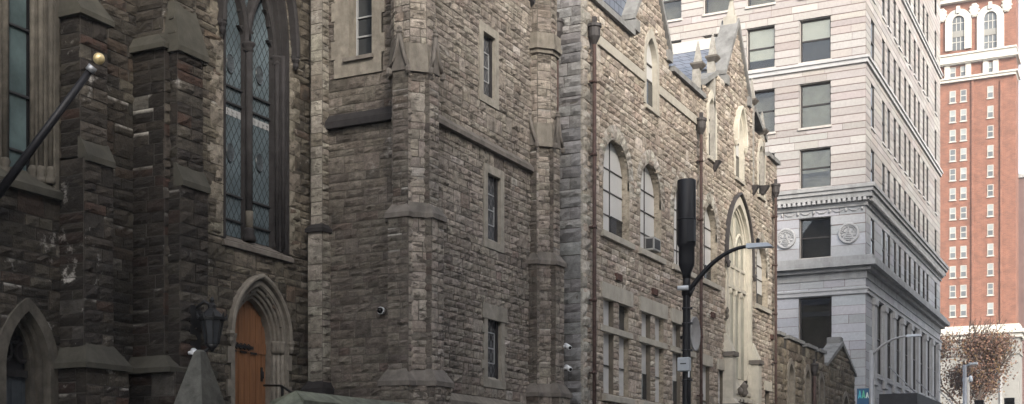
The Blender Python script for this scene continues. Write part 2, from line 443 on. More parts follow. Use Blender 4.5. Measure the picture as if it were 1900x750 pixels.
M['concrete'] = plain('weathered_concrete', (.095, .092, .08), .9, 0, .4, 6, .8, .2, .7, (.05, .052, .042))
M['mossy'] = plain('greenish_coping', (.15, .158, .12), .9, 0, .4, 5, .7, .2, .5)
M['gold'] = plain('gilded_ball', (.75, .6, .32), .3, .4, .15, 5, .05)
M['granite'] = stone_mat('grey_granite', .1, .0, .25, (.88, 1.1), (.2, .2, .2), blotch=0)
M['office_stone'] = stone_mat('cream_terracotta', .08, .0, .2, (.88, 1.1), (.3, .27, .25), blotch=0)
M['groove'] = plain('brown_joint_mortar', (.17, .13, .12), .95)  # brown mortar showing in the open block joints
M['groove_grey'] = plain('grey_joint', (.12, .12, .125), .95)
M['office_cornice'] = plain('grey_granite_cornice', (.37, .37, .37), .85, 0, .15, 2, .2, .2, .5, (.15, .15, .14))
M['office_trim'] = plain('granite_dressed', (.45, .45, .455), .85, 0, .12, 2, .2, .2, .15, (.2, .2, .2))
M['brick'] = brick_mat('red_orange_brick', (.25, .104, .066), (.185, .074, .048), (.25, .16, .12), .5, .16, .015, var=.32)
M['white_terra'] = plain('white_terracotta', (.57, .55, .5), .7, 0, .08, 1, .1)
M['hotel_base'] = plain('pale_hotel_stone', (.26, .256, .24), .85, 0, .12, .8, .1)
M['hotel_sash'] = plain('white_sash', (.48, .465, .43), .6, 0, .05)
M['brown_far'] = plain('brown_masonry', (.16, .1, .09), .9, 0, .2, .5, .1)
M['asphalt'] = plain('asphalt', (.05, .05, .052), .9, 0, .25, 3, .4)
M['pavement'] = brick_mat('pavement_slabs', (.3, .29, .27), (.26, .255, .24), (.12, .12, .11), 1.5, 1.5, .02)
M['line'] = plain('road_paint', (.7, .6, .2), .7)
M['galv'] = plain('galvanised_steel', (.36, .37, .39), .45, .6, .1, 5, .05)
M['galv_dark'] = plain('dark_steel_strap', (.05, .05, .055), .4, .5, .1)
M['led'] = plain('grey_luminaire', (.55, .6, .66), .4, 0, .05, 4, .02)
M['banner'] = plain('blue_banner_cloth', (.035, .1, .2), .7, 0, .08)
M['banner_teal'] = plain('teal_print', (.1, .5, .62), .6, 0, .05)
M['banner_green'] = plain('green_print', (.12, .5, .3), .6, 0, .05)
M['banner_pale'] = plain('pale_print', (.6, .72, .72), .6, 0, .05)
M['dish'] = plain('grey_dish', (.25, .25, .255), .5, 0, .1)
M['bark'] = plain('tree_bark', (.075, .06, .05), .95, 0, .3, 10, .5)
M['facing'] = brick_mat('facing_brick', (.38, .34, .3), (.34, .3, .27), (.2, .19, .18), .6, .2, .02)
def wood():
    m, nt, b = new_mat('varnished_oak'); v = coords(nt); mp = N(nt, 'ShaderNodeMapping'); nt.links.new(v, mp.inputs[0]); mp.inputs['Scale'].default_value = (8, 8, .6)
    c = mixc(nt, maprange(nt, noise_n(nt, mp.outputs[0], 3, 7, .65), .3, .7, 0, 1), (.15, .066, .03), (.27, .128, .06))
    nt.links.new(c, b.inputs['Base Color']); b.inputs['Roughness'].default_value = .45; bump(nt, b, noise_n(nt, mp.outputs[0], 9, 4), .2, .01); return m
M['wood'] = wood()
def leaf():
    m, nt, b = new_mat('autumn_leaf'); at = N(nt, 'ShaderNodeAttribute', attribute_name='stone_colour').outputs['Color']
    nt.links.new(at, b.inputs['Base Color']); b.inputs['Roughness'].default_value = .7; return m
M['leaf'] = leaf()

# ------------------------------------------------------------------ tagging
def thing(name, label, cat, loc, group=None):
    o = bpy.data.objects.new(name, None); COL.objects.link(o); o.location = loc; o.empty_display_size = .3
    o['label'] = label; o['category'] = cat
    if group: o['group'] = group
    return o
def tag(o, label, cat, group=None):
    o['label'] = label; o['category'] = cat
    if group: o['group'] = group
    return o
def struct(o, kind='structure'): o['kind'] = kind; return o

NX, TX, PX = -16.5, -13.8, -13.0       # nave wall, tower front, parish house front
TY = 23.22                              # tower near wall
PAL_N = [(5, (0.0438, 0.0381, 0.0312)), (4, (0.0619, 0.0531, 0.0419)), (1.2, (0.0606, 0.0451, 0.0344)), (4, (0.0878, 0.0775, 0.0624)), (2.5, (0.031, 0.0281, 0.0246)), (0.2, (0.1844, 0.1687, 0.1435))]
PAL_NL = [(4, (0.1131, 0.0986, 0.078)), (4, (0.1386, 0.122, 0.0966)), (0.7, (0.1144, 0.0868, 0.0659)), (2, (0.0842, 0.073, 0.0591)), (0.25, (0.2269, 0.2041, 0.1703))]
PAL_B = [(5, (0.039, 0.0335, 0.0289)), (4, (0.0624, 0.053, 0.0429)), (1.6, (0.0663, 0.0406, 0.0312)), (2.5, (0.0858, 0.0757, 0.0624)), (0.35, (0.2028, 0.1911, 0.1716))]
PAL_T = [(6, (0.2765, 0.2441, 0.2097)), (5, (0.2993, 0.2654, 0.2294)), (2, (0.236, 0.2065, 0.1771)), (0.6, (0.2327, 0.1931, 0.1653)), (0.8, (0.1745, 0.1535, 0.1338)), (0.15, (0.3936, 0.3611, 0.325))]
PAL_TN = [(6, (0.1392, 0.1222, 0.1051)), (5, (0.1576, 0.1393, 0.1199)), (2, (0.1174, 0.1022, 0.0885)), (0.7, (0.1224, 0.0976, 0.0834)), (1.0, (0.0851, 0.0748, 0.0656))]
PAL_P = [(5, (0.3729, 0.3223, 0.2685)), (4, (0.4336, 0.3781, 0.3181)), (2, (0.3134, 0.2679, 0.2254)), (0.8, (0.3427, 0.2825, 0.2346)), (0.6, (0.2471, 0.2123, 0.1812)), (0.8, (0.4921, 0.4423, 0.3868))]
PAL_G = [(5, (.215, .212, .212)), (4, (.245, .242, .242)), (2, (.175, .17, .172))]
PAL_PQ = [(5, (0.3494, 0.328, 0.2897)), (4, (0.3779, 0.3565, 0.3182)), (2, (0.3067, 0.2854, 0.2503))]
PAL_A = [(5, (0.153, 0.1305, 0.099)), (4, (0.189, 0.162, 0.126)), (2, (0.108, 0.09, 0.072)), (1, (0.234, 0.207, 0.162))]

# =================================================================== CHURCH
RC = (NX, 20., 0.)
church = thing('stone_church', 'dark sooty Gothic stone church with buttresses, traceried window and square brown stone wing', 'church', RC)
fN = FX(NX)
def part(mb, name, mats, parent=church, root=RC): return mb.build(name, mats, parent, root)

# openings of the nave
tw0, tw1 = yat(413, NX), yat(535, NX); twc, tww = (tw0 + tw1) / 2, (tw1 - tw0) / 2
tws = zX(558, 118, NX); twb = zX(470, 445, NX) - .12
bwR = yat(106, NX); bww = 1.35; bwc = bwR - bww; bwb = zX(65, 335, NX) - .1
pc = yat(48, NX); pw = yat(105, NX) - pc; pzs = zX(105, 690, NX); pza = zX(48, 553, NX)
dl, dr = yat(428, NX), yat(529, NX); dc, dw = (dl + dr) / 2, (dr - dl) / 2; dzs = zX(528, 635, NX); dza = zX(480, 521, NX)
holesN = [arch_hole(twc, tww + .02, twb, tws, tws + 2.9), arch_hole(bwc, bww, bwb, 11.2, 14.5), arch_hole(pc, pw - .1, 0, pzs, pza - .1), arch_hole(dc, dw - .1, 0, dzs, dza - .12)]
mb = MB()
B2Y = yat(246, NX)
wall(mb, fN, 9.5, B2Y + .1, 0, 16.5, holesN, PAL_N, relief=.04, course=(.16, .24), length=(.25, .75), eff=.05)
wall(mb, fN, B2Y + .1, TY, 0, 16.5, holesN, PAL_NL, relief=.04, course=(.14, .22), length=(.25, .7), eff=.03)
part(mb, 'nave_wall', [M['nave_stone'], M['mortar_dark']])
mb = MB(); mb.box(NX - 14, NX - .75, 9.5, TY + 6, 0, 16.5); part(mb, 'inner_core', M['core'])
mb = MB(); mb.hexa([(NX + .4, 9.3, 16.4), (NX + .4, TY + 6, 16.4), (NX - 14.5, TY + 6, 16.4), (NX - 14.5, 9.3, 16.4)],
        [(NX - 7.0, 9.3, 26), (NX - 7.0, TY + 6, 26), (NX - 7.1, TY + 6, 26), (NX - 7.1, 9.3, 26)]); part(mb, 'nave_roof', M['slate'])

# ---- traceried window
w = MB().build('traceried_window', M['soot_trim'], church, RC)
twm = yat(461, NX - .22); gw = yat(506, NX - .34) - twm; twc = (tw0 + tw1) / 2
mb = MB()
for k, (d, n, ni) in enumerate([(0, .03, -.1), (.07, -.1, -.22), (.14, -.22, -.42)]):
    mb.ring(fN, arch(twc, tww - .07 - d, twb, tws, tws + 2.85 - d * 1.5, 14), arch(twc, tww - d, twb, tws, tws + 2.95 - d * 1.5, 14), n, ni)
for d, n in ((.09, -.07), (.16, -.18)):
    for sg in (-1, 1):
        mb.tube([fN.P(twc + sg * (tww - d), twb + .1, n), fN.P(twc + sg * (tww - d), tws, n)], .045, 8)
w.data = None if False else w.data
part(mb, 'window_surround', M['soot_trim'], w, RC)
# pale dressed quoins either side, long and short
mb = MB(); z = twb; k = 0
while z < tws + .1:
    h = R.uniform(.3, .42); e = .22 if k % 2 else .4
    for sg in (-1, 1):
        x0, x1 = twc + sg * (tww + .0), twc + sg * (tww + e); c = jit((.21, .19, .155), .15)
        a, b_ = min(x0, x1), max(x0, x1); mb.stone(fN, [(a, z + .006), (b_, z + .006), (b_, z + h - .006), (a, z + h - .006)], .055, .008, c, 0, 2, 2)
    z += h; k += 1
part(mb, 'window_quoins', [M['tower_stone']], w, RC)
mb = MB()
mb.bar(fN, arch(twc, tww + .13, tws, tws, tws + 3.25, 14), .12, -.02, .2)
for sg in (-1, 1):      # label stops
    a = twc + sg * (tww + .13); mb.lathe([(.03, tws - .26), (.07, tws - .18), (.06, tws - .12), (.1, tws - .05), (.08, tws + .02), (.06, tws + .06)], NX + .1, a, 6, smooth=False)
part(mb, 'hood_mould', M['soot_trim'], w, RC)
gz = twb + .18
mb = MB(); mb.fill(fN, arch(twc, tww - .1, gz, tws, tws + 2.5, 14), -.36); part(mb, 'leaded_glass', M['nave_glass'], w, RC)
mb = MB()
for zz in (zX(450, 156, NX), zX(450, 187, NX), zX(450, 405, NX), zX(450, 358, NX)):
    mb.fbox(fN, twm - gw, twm + gw, zz - .02, zz + .02, -.36, -.31)
part(mb, 'saddle_bars', M['lead'], w, RC)
mb = MB()
for zz in (zX(450, 200, NX),):
    for q in range(14):
        a = twm - gw + .05 + q * (2 * gw - .1) / 13
        if abs(a - twm) > .1: mb.fbox(fN, a - .025, a + .025, zz - .02, zz + .035, -.355, -.335)
        if abs(a - twm) > .1: mb.fbox(fN, a - .02, a + .02, zz - .09, zz - .055, -.355, -.335)
mb.fbox(fN, twm - gw + .02, twm + gw - .02, zz - .1, zz + .045, -.359, -.356); part(mb, 'pale_glass_band', M['white_bar'], w, RC)
mb = MB()
for u_, v_ in ((427, 118), (481, 140), (427, 283), (481, 302)):
    a = yat(u_, NX - .34); zz = zX(u_, v_, NX - .34)
    pts = [fN.P(a + .1 * cos(t * pi / 6), zz + .18 * sin(t * pi / 6), -.335) for t in range(12)]; mb.face(pts[::-1])
    mb.tube([fN.P(a + .11 * cos(t * pi / 6), zz + .19 * sin(t * pi / 6), -.335) for t in range(13)], .014, 5)
part(mb, 'roundels', M['medal'], w, RC)
# stone mullion, colonnettes and tracery
mb = MB(); mz = zX(462, 95, NX - .35)
mb.fbox(fN, twm - .08, twm + .08, twb + .15, mz, -.4, -.26); mb.tube([fN.P(twm, twb + .3, -.2), fN.P(twm, mz, -.2)], .075, 10)
mb.lathe([(.14, twb + .12), (.15, twb + .2), (.1, twb + .3), (.12, twb + .34), (.085, twb + .4)], NX - .2, twm, 10)
for a in (twm, twm - gw + .02, twm + gw - .02):
    mb.lathe([(.08, mz - .12), (.12, mz - .07), (.09, mz - .03), (.14, mz + .04), (.14, mz + .09)], NX - .22, a, 10)
    if a != twm:
        mb.tube([fN.P(a, twb + .3, -.24), fN.P(a, mz, -.24)], .06, 8)
        mb.lathe([(.1, twb + .12), (.11, twb + .2), (.07, twb + .32)], NX - .24, a, 8)
hw = gw / 2
for sg in (-1, 1):
    cx = twm + sg * hw
    A = arch(cx, hw - .02, mz, mz, mz + 1.5, 9)
    mb.bar(fN, A, .13, -.4, -.2)
    for s2 in (-1, 1):      # cusps inside each light head
        for aa, zz, dp in ((hw * .93, .38, .2), (hw * .62, 1.0, .16)):
            x0, z0_ = cx + s2 * aa, mz + zz
            c1 = [(x0 - s2 * dp * (t / 6) ** 1.8, z0_ - .3 + .3 * sin(t / 6 * pi / 2)) for t in range(7)]
            c2 = [(x0 - s2 * (dp - (dp + .08) * (t / 6) ** .6), z0_ + .24 * (t / 6) ** 1.7) for t in range(7)]
            mb.bar(fN, c1 + c2[1:], .05, -.36, -.26)
    # mullion branches sweep over to the arch
    r = 2.2
    mb.bar(fN, [(twm + sg * (r - r * cos(t * .09)), mz + r * sin(t * .09)) for t in range(9)], .15, -.4, -.18)
    arc = [(twm + sg * (.25 + .24 * cos(t * pi / 5)), mz + 1.75 + .3 * sin(t * pi / 5)) for t in range(11)]
    mb.bar(fN, arc, .07, -.38, -.24)
part(mb, 'tracery', M['soot_trim'], w, RC)
mb = MB(); mb.tube([fN.P(twm, twb + .32, -.195), fN.P(twm, twb + .75, -.195)], .082, 10); part(mb, 'mullion_repair', M['nave_trim'], w, RC)
mb = MB(); mb.wedge(fN, twc - tww - .05, twc + tww + .08, twb - .16, twb + .16, -.35, .09, .09); part(mb, 'sill', M['tower_cap'], w, RC)

# ---- big left window
w = MB().build('tall_window', M['nave_trim'], church, RC); mb = MB()
for d, n, ni in [(0, .05, -.08), (.09, -.08, -.2), (.18, -.2, -.4)]:
    mb.ring(fN, arch(bwc, bww - .09 - d, bwb, 11.2, 14.4 - d, 12), arch(bwc, bww - d, bwb, 11.2, 14.5 - d, 12), n, ni)
part(mb, 'window_surround', M['nave_trim'], w, RC)
mb = MB()
for d, n in ((.1, -.04), (.2, -.16), (.29, -.26)):
    for sg in (-1, 1):
        a = bwc + sg * (bww - d)
        mb.tube([fN.P(a, bwb + .3, n), fN.P(a, 11.2, n)], .05, 8)
        mb.lathe([(.1, bwb + .12), (.1, bwb + .2), (.06, bwb + .26), (.09, bwb + .34), (.05, bwb + .42)], NX + n, a, 8)
part(mb, 'colonnettes', M['nave_trim'], w, RC)
mb = MB(); mb.fill(fN, arch(bwc, bww - .2, bwb + .1, 11.2, 14.3, 12), -.34); part(mb, 'glass', M['side_glass'], w, RC)
mb = MB()
for u_, v_ in ((30, 50), (30, 175), (30, 280)): zz = zX(u_, v_, NX - .34); mb.fbox(fN, bwc - bww + .3, bwc + bww - .3, zz - .018, zz + .018, -.35, -.3)
part(mb, 'saddle_bars', M['lead'], w, RC)
mb = MB()
for q in (-1, 1):
    a = bwc + q * .43; mb.fbox(fN, a - .07, a + .07, bwb + .15, 12.6, -.36, -.22); mb.tube([fN.P(a, bwb + .3, -.2), fN.P(a, 12.6, -.2)], .06, 8)
    mb.lathe([(.1, bwb + .12), (.1, bwb + .2), (.06, bwb + .26), (.09, bwb + .34), (.05, bwb + .42)], NX - .2, a, 8)
part(mb, 'mullions', M['nave_trim'], w, RC)
mb = MB(); mb.wedge(fN, bwc - bww - .1, bwR + .02, bwb - .14, bwb + .32, -.33, .12, .12); part(mb, 'sill', M['nave_cap'], w, RC)

# ---- pointed portal, lower left
w = MB().build('arched_portal', M['nave_trim'], church, RC); mb = MB()
for k, (d, wd, n, ni) in enumerate([(0, .2, .07, -.1), (.2, .08, -.1, -.2), (.28, .1, -.2, -.4)]):
    mb.ring(fN, arch(pc, pw - wd - d, .2, pzs, pza - (wd + d) * 1.1, 10), arch(pc, pw - d, .2, pzs, pza - d * 1.1, 10), n, ni)
part(mb, 'archivolt', M['nave_trim'], w, RC)
mb = MB(); zt = zX(30, 690, NX - .4); mb.fill(fN, arch(pc, pw - .3, zt, pzs, pza - .35, 10), -.34)
for sg in (-1, 1):
    mb.bar(fN, [(pc + sg * (.18 + .14 * cos(t * pi / 6)), zt + .32 + .16 * sin(t * pi / 6)) for t in range(13)], .06, -.34, -.26)
mb.bar(fN, [(pc + .16 * cos(t * pi / 6), zt + .62 + .16 * sin(t * pi / 6)) for t in range(13)], .06, -.34, -.26)
mb.fbox(fN, pc - pw + .3, pc + pw - .3, zt - .1, zt + .02, -.4, -.26); part(mb, 'tympanum', M['soot_trim'], w, RC)
mb = MB(); mb.fbox(fN, pc - pw + .3, pc + pw - .3, .2, zt - .1, -.4, -.32)
for q in range(5): a = pc - pw + .42 + q * .22; mb.fbox(fN, a, a + .012, .3, zt - .14, -.32, -.31)
part(mb, 'portal_door', plain('blue_grey_door', (.055, .065, .075), .5), w, RC)

# ---- wooden door
w = MB().build('church_door', M['wood'], church, RC)
lw = dw - .24; lzs = dzs + .02; lza = zX(462, 566, NX - .4)
mb = MB(); mb.fill(fN, arch(dc, lw + .04, .9, lzs, lza + .1, 10), -.33)
np_ = 7
for q in range(np_):
    a = dc - lw + q * 2 * lw / np_; tp = arch(dc, lw, .9, lzs, lza, 10); zt = lzs + (lza - lzs) * sqrt(max(0.05, 1 - (abs(a + lw / np_ - dc) / lw) ** 1.4)) - .03
    mb.fbox(fN, a + .008, a + 2 * lw / np_ - .008, .9, zt, -.33, -.305)
part(mb, 'door_leaf', M['wood'], w, RC)
mb = MB(); hz = zX(450, 645, NX - .4)
mb.fbox(fN, dc - lw, dc + lw, hz - .1, hz + .12, -.31, -.285); part(mb, 'door_rail', M['wood'], w, RC)
mb = MB()
mb.fbox(fN, dc - lw, dc + lw * .25, hz - .03, hz + .03, -.285, -.26)
for q in range(5):
    a = dc - lw + .1 + q * .13
    for sg in (-1, 1): mb.tube([fN.P(a, hz, -.27), fN.P(a + .05, hz + sg * .06, -.265), fN.P(a + .1, hz + sg * .045, -.265)], .014, 5)
for q in range(3): a = dc - lw + .08 + q * .34; mb.fbox(fN, a, a + .2, hz - .13, hz - .09, -.285, -.27)
part(mb, 'strap_hinge', M['iron'], w, RC)
mb = MB(); a = dc + lw * .72; zz = zX(482, 695, NX - .4); mb.fbox(fN, a - .03, a + .03, zz - .16, zz + .14, -.305, -.285); mb.tube([fN.P(a, zz + .05, -.26), fN.P(a + .0, zz - .1, -.25)], .018, 6); part(mb, 'door_handle', M['iron'], w, RC)
mb = MB()
for d, wd, n, ni in [(.0, .08, .05, -.04), (.08, .07, -.04, -.1), (.15, .06, -.1, -.17), (.21, .08, -.17, -.34)]:
    mb.ring(fN, arch(dc, dw - wd - d, .8, dzs, dza - (wd + d) * 1.25, 12), arch(dc, dw - d, .8, dzs, dza - d * 1.25, 12), n, ni)
for d, n in ((.08, -.01), (.15, -.07), (.21, -.135)):
    mb.bar(fN, arch(dc, dw - d, dzs, dzs, dza - d * 1.25, 12), .06, n - .04, n + .04)
    for sg in (-1, 1):
        a = dc + sg * (dw - d); mb.tube([fN.P(a, .8, n), fN.P(a, dzs - .2, n)], .034, 8)
        mb.lathe([(.045, dzs - .28), (.075, dzs - .18), (.06, dzs - .12), (.085, dzs - .05), (.085, dzs)], NX + n, a, 8)
part(mb, 'door_archivolt', M['tower_trim'], w, RC)
mb = MB(); mb.bar(fN, arch(dc, dw + .07, dzs - .02, dzs, dza + .09, 12), .1, -.02, .15)
for sg in (-1, 1):
    a = dc + sg * (dw + .1); mb.lathe([(.03, dzs - .24), (.07, dzs - .16), (.06, dzs - .1), (.1, dzs - .03), (.06, dzs + .04)], NX + .08, a, 6, smooth=False)
z = .8; k = 0
while z < dzs - .25:
    e = .06 if k % 2 else .16
    for sg in (-1, 1): mb.fbox(fN, min(dc + sg * dw, dc + sg * (dw + e)), max(dc + sg * dw, dc + sg * (dw + e)), z, z + .33, -.02, .062)
    z += .335; k += 1
part(mb, 'hood_mould', M['tower_trim'], w, RC)
mb = MB()
for q in range(5): mb.box(NX - .5, NX + .35 + q * .3, dc - 1.2 - q * .05, dc + 1.2 + q * .05, 0, .9 - q * .18)
part(mb, 'steps', M['concrete'])

# ---- nave buttresses
def buttress(y0, y1, x1, z0, z1, pal, name='buttress', mats=('nave_stone', 'mortar_dark'), parent=church, root=RC, xb=NX, mb=None, rel=.045):
    mb = mb or MB()
    wall(mb, FX(x1), y0 - .02, y1 + .02, z0, z1, (), pal, relief=rel, length=(.25, .6), course=(.16, .25), eff=.09)
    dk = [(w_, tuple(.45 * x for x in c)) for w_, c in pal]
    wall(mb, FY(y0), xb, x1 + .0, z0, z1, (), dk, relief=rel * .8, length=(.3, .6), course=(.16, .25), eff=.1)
    wall(mb, FYb(y1), -x1, -xb, z0, z1, (), pal, relief=rel * .8, length=(.2, .5))
    mb.box(xb, x1 - .02, y0 + .02, y1 - .02, z0, z1 - .01, 1)
    return mb
b1y0 = yat(112, NX); b1x = xat(150, b1y0); b1y1 = yat(197, b1x); zc1 = zX(150, 28, b1x); zc2 = zX(152, 300, b1x); zc3 = zX(158, 682, b1x)
def capf(mb, x1, y0, y1, z0, z1, o=.09, back=.0, xb=NX, inn=.1, lip=.09):
    mb.box(xb, x1 + o, y0 - o, y1 + o, z0, z0 + lip)
    mb.frust((xb, x1 + o, y0 - o, y1 + o), (xb, x1 - back, y0 + inn * 0, y1 - inn * 0), z0 + lip, z1)
bt = MB().build('buttress', M['nave_stone'], church, RC)
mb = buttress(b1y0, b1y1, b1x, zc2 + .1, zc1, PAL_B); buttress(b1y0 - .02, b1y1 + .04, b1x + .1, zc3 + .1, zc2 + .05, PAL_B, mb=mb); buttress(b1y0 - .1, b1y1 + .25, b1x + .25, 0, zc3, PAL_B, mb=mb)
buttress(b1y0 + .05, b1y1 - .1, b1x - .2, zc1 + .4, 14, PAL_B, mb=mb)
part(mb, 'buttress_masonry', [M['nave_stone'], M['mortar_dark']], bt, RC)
mb = MB(); capf(mb, b1x, b1y0, b1y1, zc1, zc1 + .55, .1, .25); mb.wedge(FX(b1x), b1y0 - .02, b1y1 + .05, zc2, zc2 + .42, .0, .17, .1)
capf(mb, b1x + .12, b1y0, b1y1 + .06, zc3 - .03, zc3 + .4, .22, .0); part(mb, 'weathering', M['nave_cap'], bt, RC)

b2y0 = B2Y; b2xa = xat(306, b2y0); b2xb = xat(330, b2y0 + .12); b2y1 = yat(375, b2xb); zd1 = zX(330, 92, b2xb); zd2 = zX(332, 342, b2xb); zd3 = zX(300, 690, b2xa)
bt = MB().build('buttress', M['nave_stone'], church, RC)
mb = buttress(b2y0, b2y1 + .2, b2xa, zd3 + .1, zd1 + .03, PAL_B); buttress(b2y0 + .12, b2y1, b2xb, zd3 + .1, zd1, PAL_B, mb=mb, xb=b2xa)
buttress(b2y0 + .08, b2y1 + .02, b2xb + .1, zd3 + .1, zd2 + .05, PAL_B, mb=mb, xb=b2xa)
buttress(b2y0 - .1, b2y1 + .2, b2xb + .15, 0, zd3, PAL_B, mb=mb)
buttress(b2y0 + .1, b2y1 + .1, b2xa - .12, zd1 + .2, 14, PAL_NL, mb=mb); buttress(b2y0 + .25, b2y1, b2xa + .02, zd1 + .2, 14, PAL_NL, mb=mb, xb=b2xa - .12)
part(mb, 'buttress_masonry', [M['nave_stone'], M['mortar_dark']], bt, RC)
mb = MB(); capf(mb, b2xa - .05, b2y0, b2y1 + .2, zd1 + .01, zd1 + .3, .11, .1)
mb.box(b2xa - .1, b2xb + .1, b2y0 + .04, b2y1 + .08, zd1 - .04, zd1 + .06); mb.frust((b2xa - .2, b2xb + .1, b2y0 + .04, b2y1 + .08), (b2xa - .3, b2xa + .04, b2y0 + .2, b2y1 - .02), zd1 + .06, zd1 + .95)
for q in (.3, .58): mb.box(b2xa, b2xb + .08 - q * .33, b2y0 + .04 + q * .12, b2y1 + .06 - q * .05, zd1 + q, zd1 + q + .035)
mb.wedge(FX(b2xb), b2y0 + .06, b2y1 + .04, zd2 - .05, zd2 + .38, .0, .17, .1)
capf(mb, b2xb - .05, b2y0 - .05, b2y1 + .1, zd3 - .02, zd3 + .3, .18, .1); part(mb, 'weathering', M['nave_cap'], bt, RC)

# ------------------------------------------------------------------ square wing (tower)
tyR = 29.5
fT, fTn = FX(TX), FY(TY)
wins = [(885, 35, 205, 925), (893, 300, 470, 935), (893, 561, 722, 936)]
boxes = []
for (u0, vt, vb, u1) in wins:
    y0, y1 = yat(u0 + 3, TX), yat(u1 - 2, TX); boxes.append((y0, y1, zX(u1, vb, TX) - .02, zX(u0, vt, TX) + .0))
nx0, nx1 = xat(624, TY), xat(710, TY); nz0 = zY(670, 140, TY); nz1 = nz0 + 2.75
apex = (TY + .3 + tyR) / 2
zg = zX(1003, 75, TX)
gtop = lambda z: (TY - 1, tyR + 1) if z < zg else ((apex - (tyR - apex) * (1 - (z - zg) / 3.1)), apex + (tyR - apex) * (1 - (z - zg) / 3.1)) if z < zg + 3.1 else None
mb = MB()
tstr = zX(900, 268, TX)
wall(mb, fT, TY, tyR, 0, zg + 3.1, [rect(*b) for b in boxes], PAL_T, relief=.036, top=gtop, length=(.2, .55))
mb.box(TX - 7, TX - .5, TY + .5, tyR + .5, 0, zg, 1)
part(mb, 'wing_front_wall', [M['tower_stone'], M['mortar_mid']])
mb = MB()
pal_near = lambda a, z: PAL_TN if z < nz0 - 1.0 else PAL_T
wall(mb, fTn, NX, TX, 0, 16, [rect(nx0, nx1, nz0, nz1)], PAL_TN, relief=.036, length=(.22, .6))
part(mb, 'wing_side_wall', [M['tower_stone'], M['mortar_mid']])
mb = MB()
mb.hexa([(TX - .15, TY, zg), (TX - .15, tyR, zg), (TX - .15, apex, zg + 3.0)], [(TX - 9, TY, zg), (TX - 9, tyR, zg), (TX - 9, apex, zg + 3.0)]); part(mb, 'wing_roof', M['slate'])
mb = MB()
for sg in (-1, 1):
    e = apex + sg * (tyR - apex + .1)
    mb.hexa([(TX - .3, e, zg - .05), (TX + .12, e, zg - .05), (TX + .12, apex, zg + 3.15), (TX - .3, apex, zg + 3.15)][::sg], [(TX - .3, e, zg + .13), (TX + .12, e, zg + .13), (TX + .12, apex, zg + 3.33), (TX - .3, apex, zg + 3.33)][::sg])
part(mb, 'gable_coping', M['dark_coping'])
mb = MB(); mb.wedge(fT, TY + .6, tyR - .3, tstr - .12, tstr + .14, .0, .13, .1); part(mb, 'string_course', M['tower_cap'])
mb = MB(); mb.wedge(fT, TY + .8, tyR - .3, zX(900, 752, TX) - .1, zX(900, 738, TX), .02, .2, .1); part(mb, 'plinth_course', M['tower_trim'])
mb = MB(); zb = zY(665, 235, TY); mb.wedge(fTn, xat(597, TY), TX, zb, zb + .34, .0, .16, .14); part(mb, 'band_course', M['soot_trim'])
# lean sash windows
for k, (y0, y1, z0, z1) in enumerate(boxes):
    w = MB().build('sash_window', M['tower_frame'], church, RC); mb = MB(); t = .18
    mb.ring(fT, [(y0 + t, z0 + t), (y0 + t, z1 - t * 1.1), (y1 - t, z1 - t * 1.1), (y1 - t, z0 + t)], [(y0, z0 + t), (y0, z1), (y1, z1), (y1, z0 + t)], .04, -.14)
    mb.fbox(fT, y0, y1, z0, z0 + t, -.14, .04)
    if k == 2:
        mb.fbox(fT, y0 - .1, y1 + .1, z1 - .35, z1, -.02, .058)
        for q in range(4):
            for e0, e1 in ((y0 - .06 - .06 * (q % 2), y0 + .1), (y1 - .1, y1 + .06 + .06 * (q % 2))): mb.fbox(fT, e0, e1, z0 + q * .42, z0 + q * .42 + .2, -.02, .045)
    mb.wedge(fT, y0 + t, y1 - t, z0 + t, z0 + t + .12, -.14, .01, .02)
    part(mb, 'window_surround', M['tower_frame'], w, RC)
    mb = MB(); mb.fill(fT, [(y0 + t, z0), (y0 + t, z1 - t), (y1 - t, z1 - t), (y1 - t, z0)], -.09); part(mb, 'leaded_glass', M['dark_leaded'], w, RC)
    mb = MB(); ya, yb = y0 + t, y1 - t; H = z1 - z0 - 2 * t
    for q in (.26, .48, .71): zz = z0 + t + H * q; mb.fbox(fT, ya, ya + (yb - ya) * .78, zz - .014, zz + .014, -.09, -.07)
    mb.fbox(fT, ya + (yb - ya) * .77, ya + (yb - ya) * .81, z0 + t + H * .26, z0 + t + H * (.71 if k != 1 else .55), -.09, -.07)
    part(mb, 'sash_bars', M['white_bar'], w, RC)
    mb = MB(); mb.fbox(fT, yb - .1, yb - .0, z0 + t, z1 - t, -.09, -.05); part(mb, 'inner_jamb', M['soot_trim'], w, RC)
# window on the near side of the wing
w = MB().build('sash_window', M['tower_trim'], church, RC); mb = MB(); t = .4
ox0, ox1 = xat(649, TY), xat(692, TY); oz0 = zY(670, 106, TY)
mb.ring(fTn, [(ox0, oz0), (ox0, nz1 - .3), (ox1, nz1 - .3), (ox1, oz0)], [(nx0, oz0), (nx0, nz1), (nx1, nz1), (nx1, oz0)], .05, -.34); mb.fbox(fTn, nx0, nx1, nz0, oz0, -.3, .05)
for q in range(6):
    for e0, e1 in ((nx0 - .07 * (q % 2) - .03, nx0 + .1), (nx1 - .1, nx1 + .07 * (q % 2))): mb.fbox(fTn, e0, e1, nz0 + q * .42, nz0 + q * .42 + .4, -.02, .047)
part(mb, 'window_surround', M['tower_trim'], w, RC)
mb = MB(); mb.fill(fTn, [(ox0, oz0), (ox0, nz1 - .3), (ox1, nz1 - .3), (ox1, oz0)], -.3); part(mb, 'pane', M['dark_glass'], w, RC)
mb = MB()
for q in (.0, .34, .62): zz = oz0 + .04 + q * 1.5; mb.fbox(fTn, ox0, ox1, zz - .02, zz + .012, -.3, -.26)
mb.fbox(fTn, ox0, ox0 + .03, oz0, nz1 - .3, -.3, -.25); part(mb, 'sash_bars', M['white_bar'], w, RC)
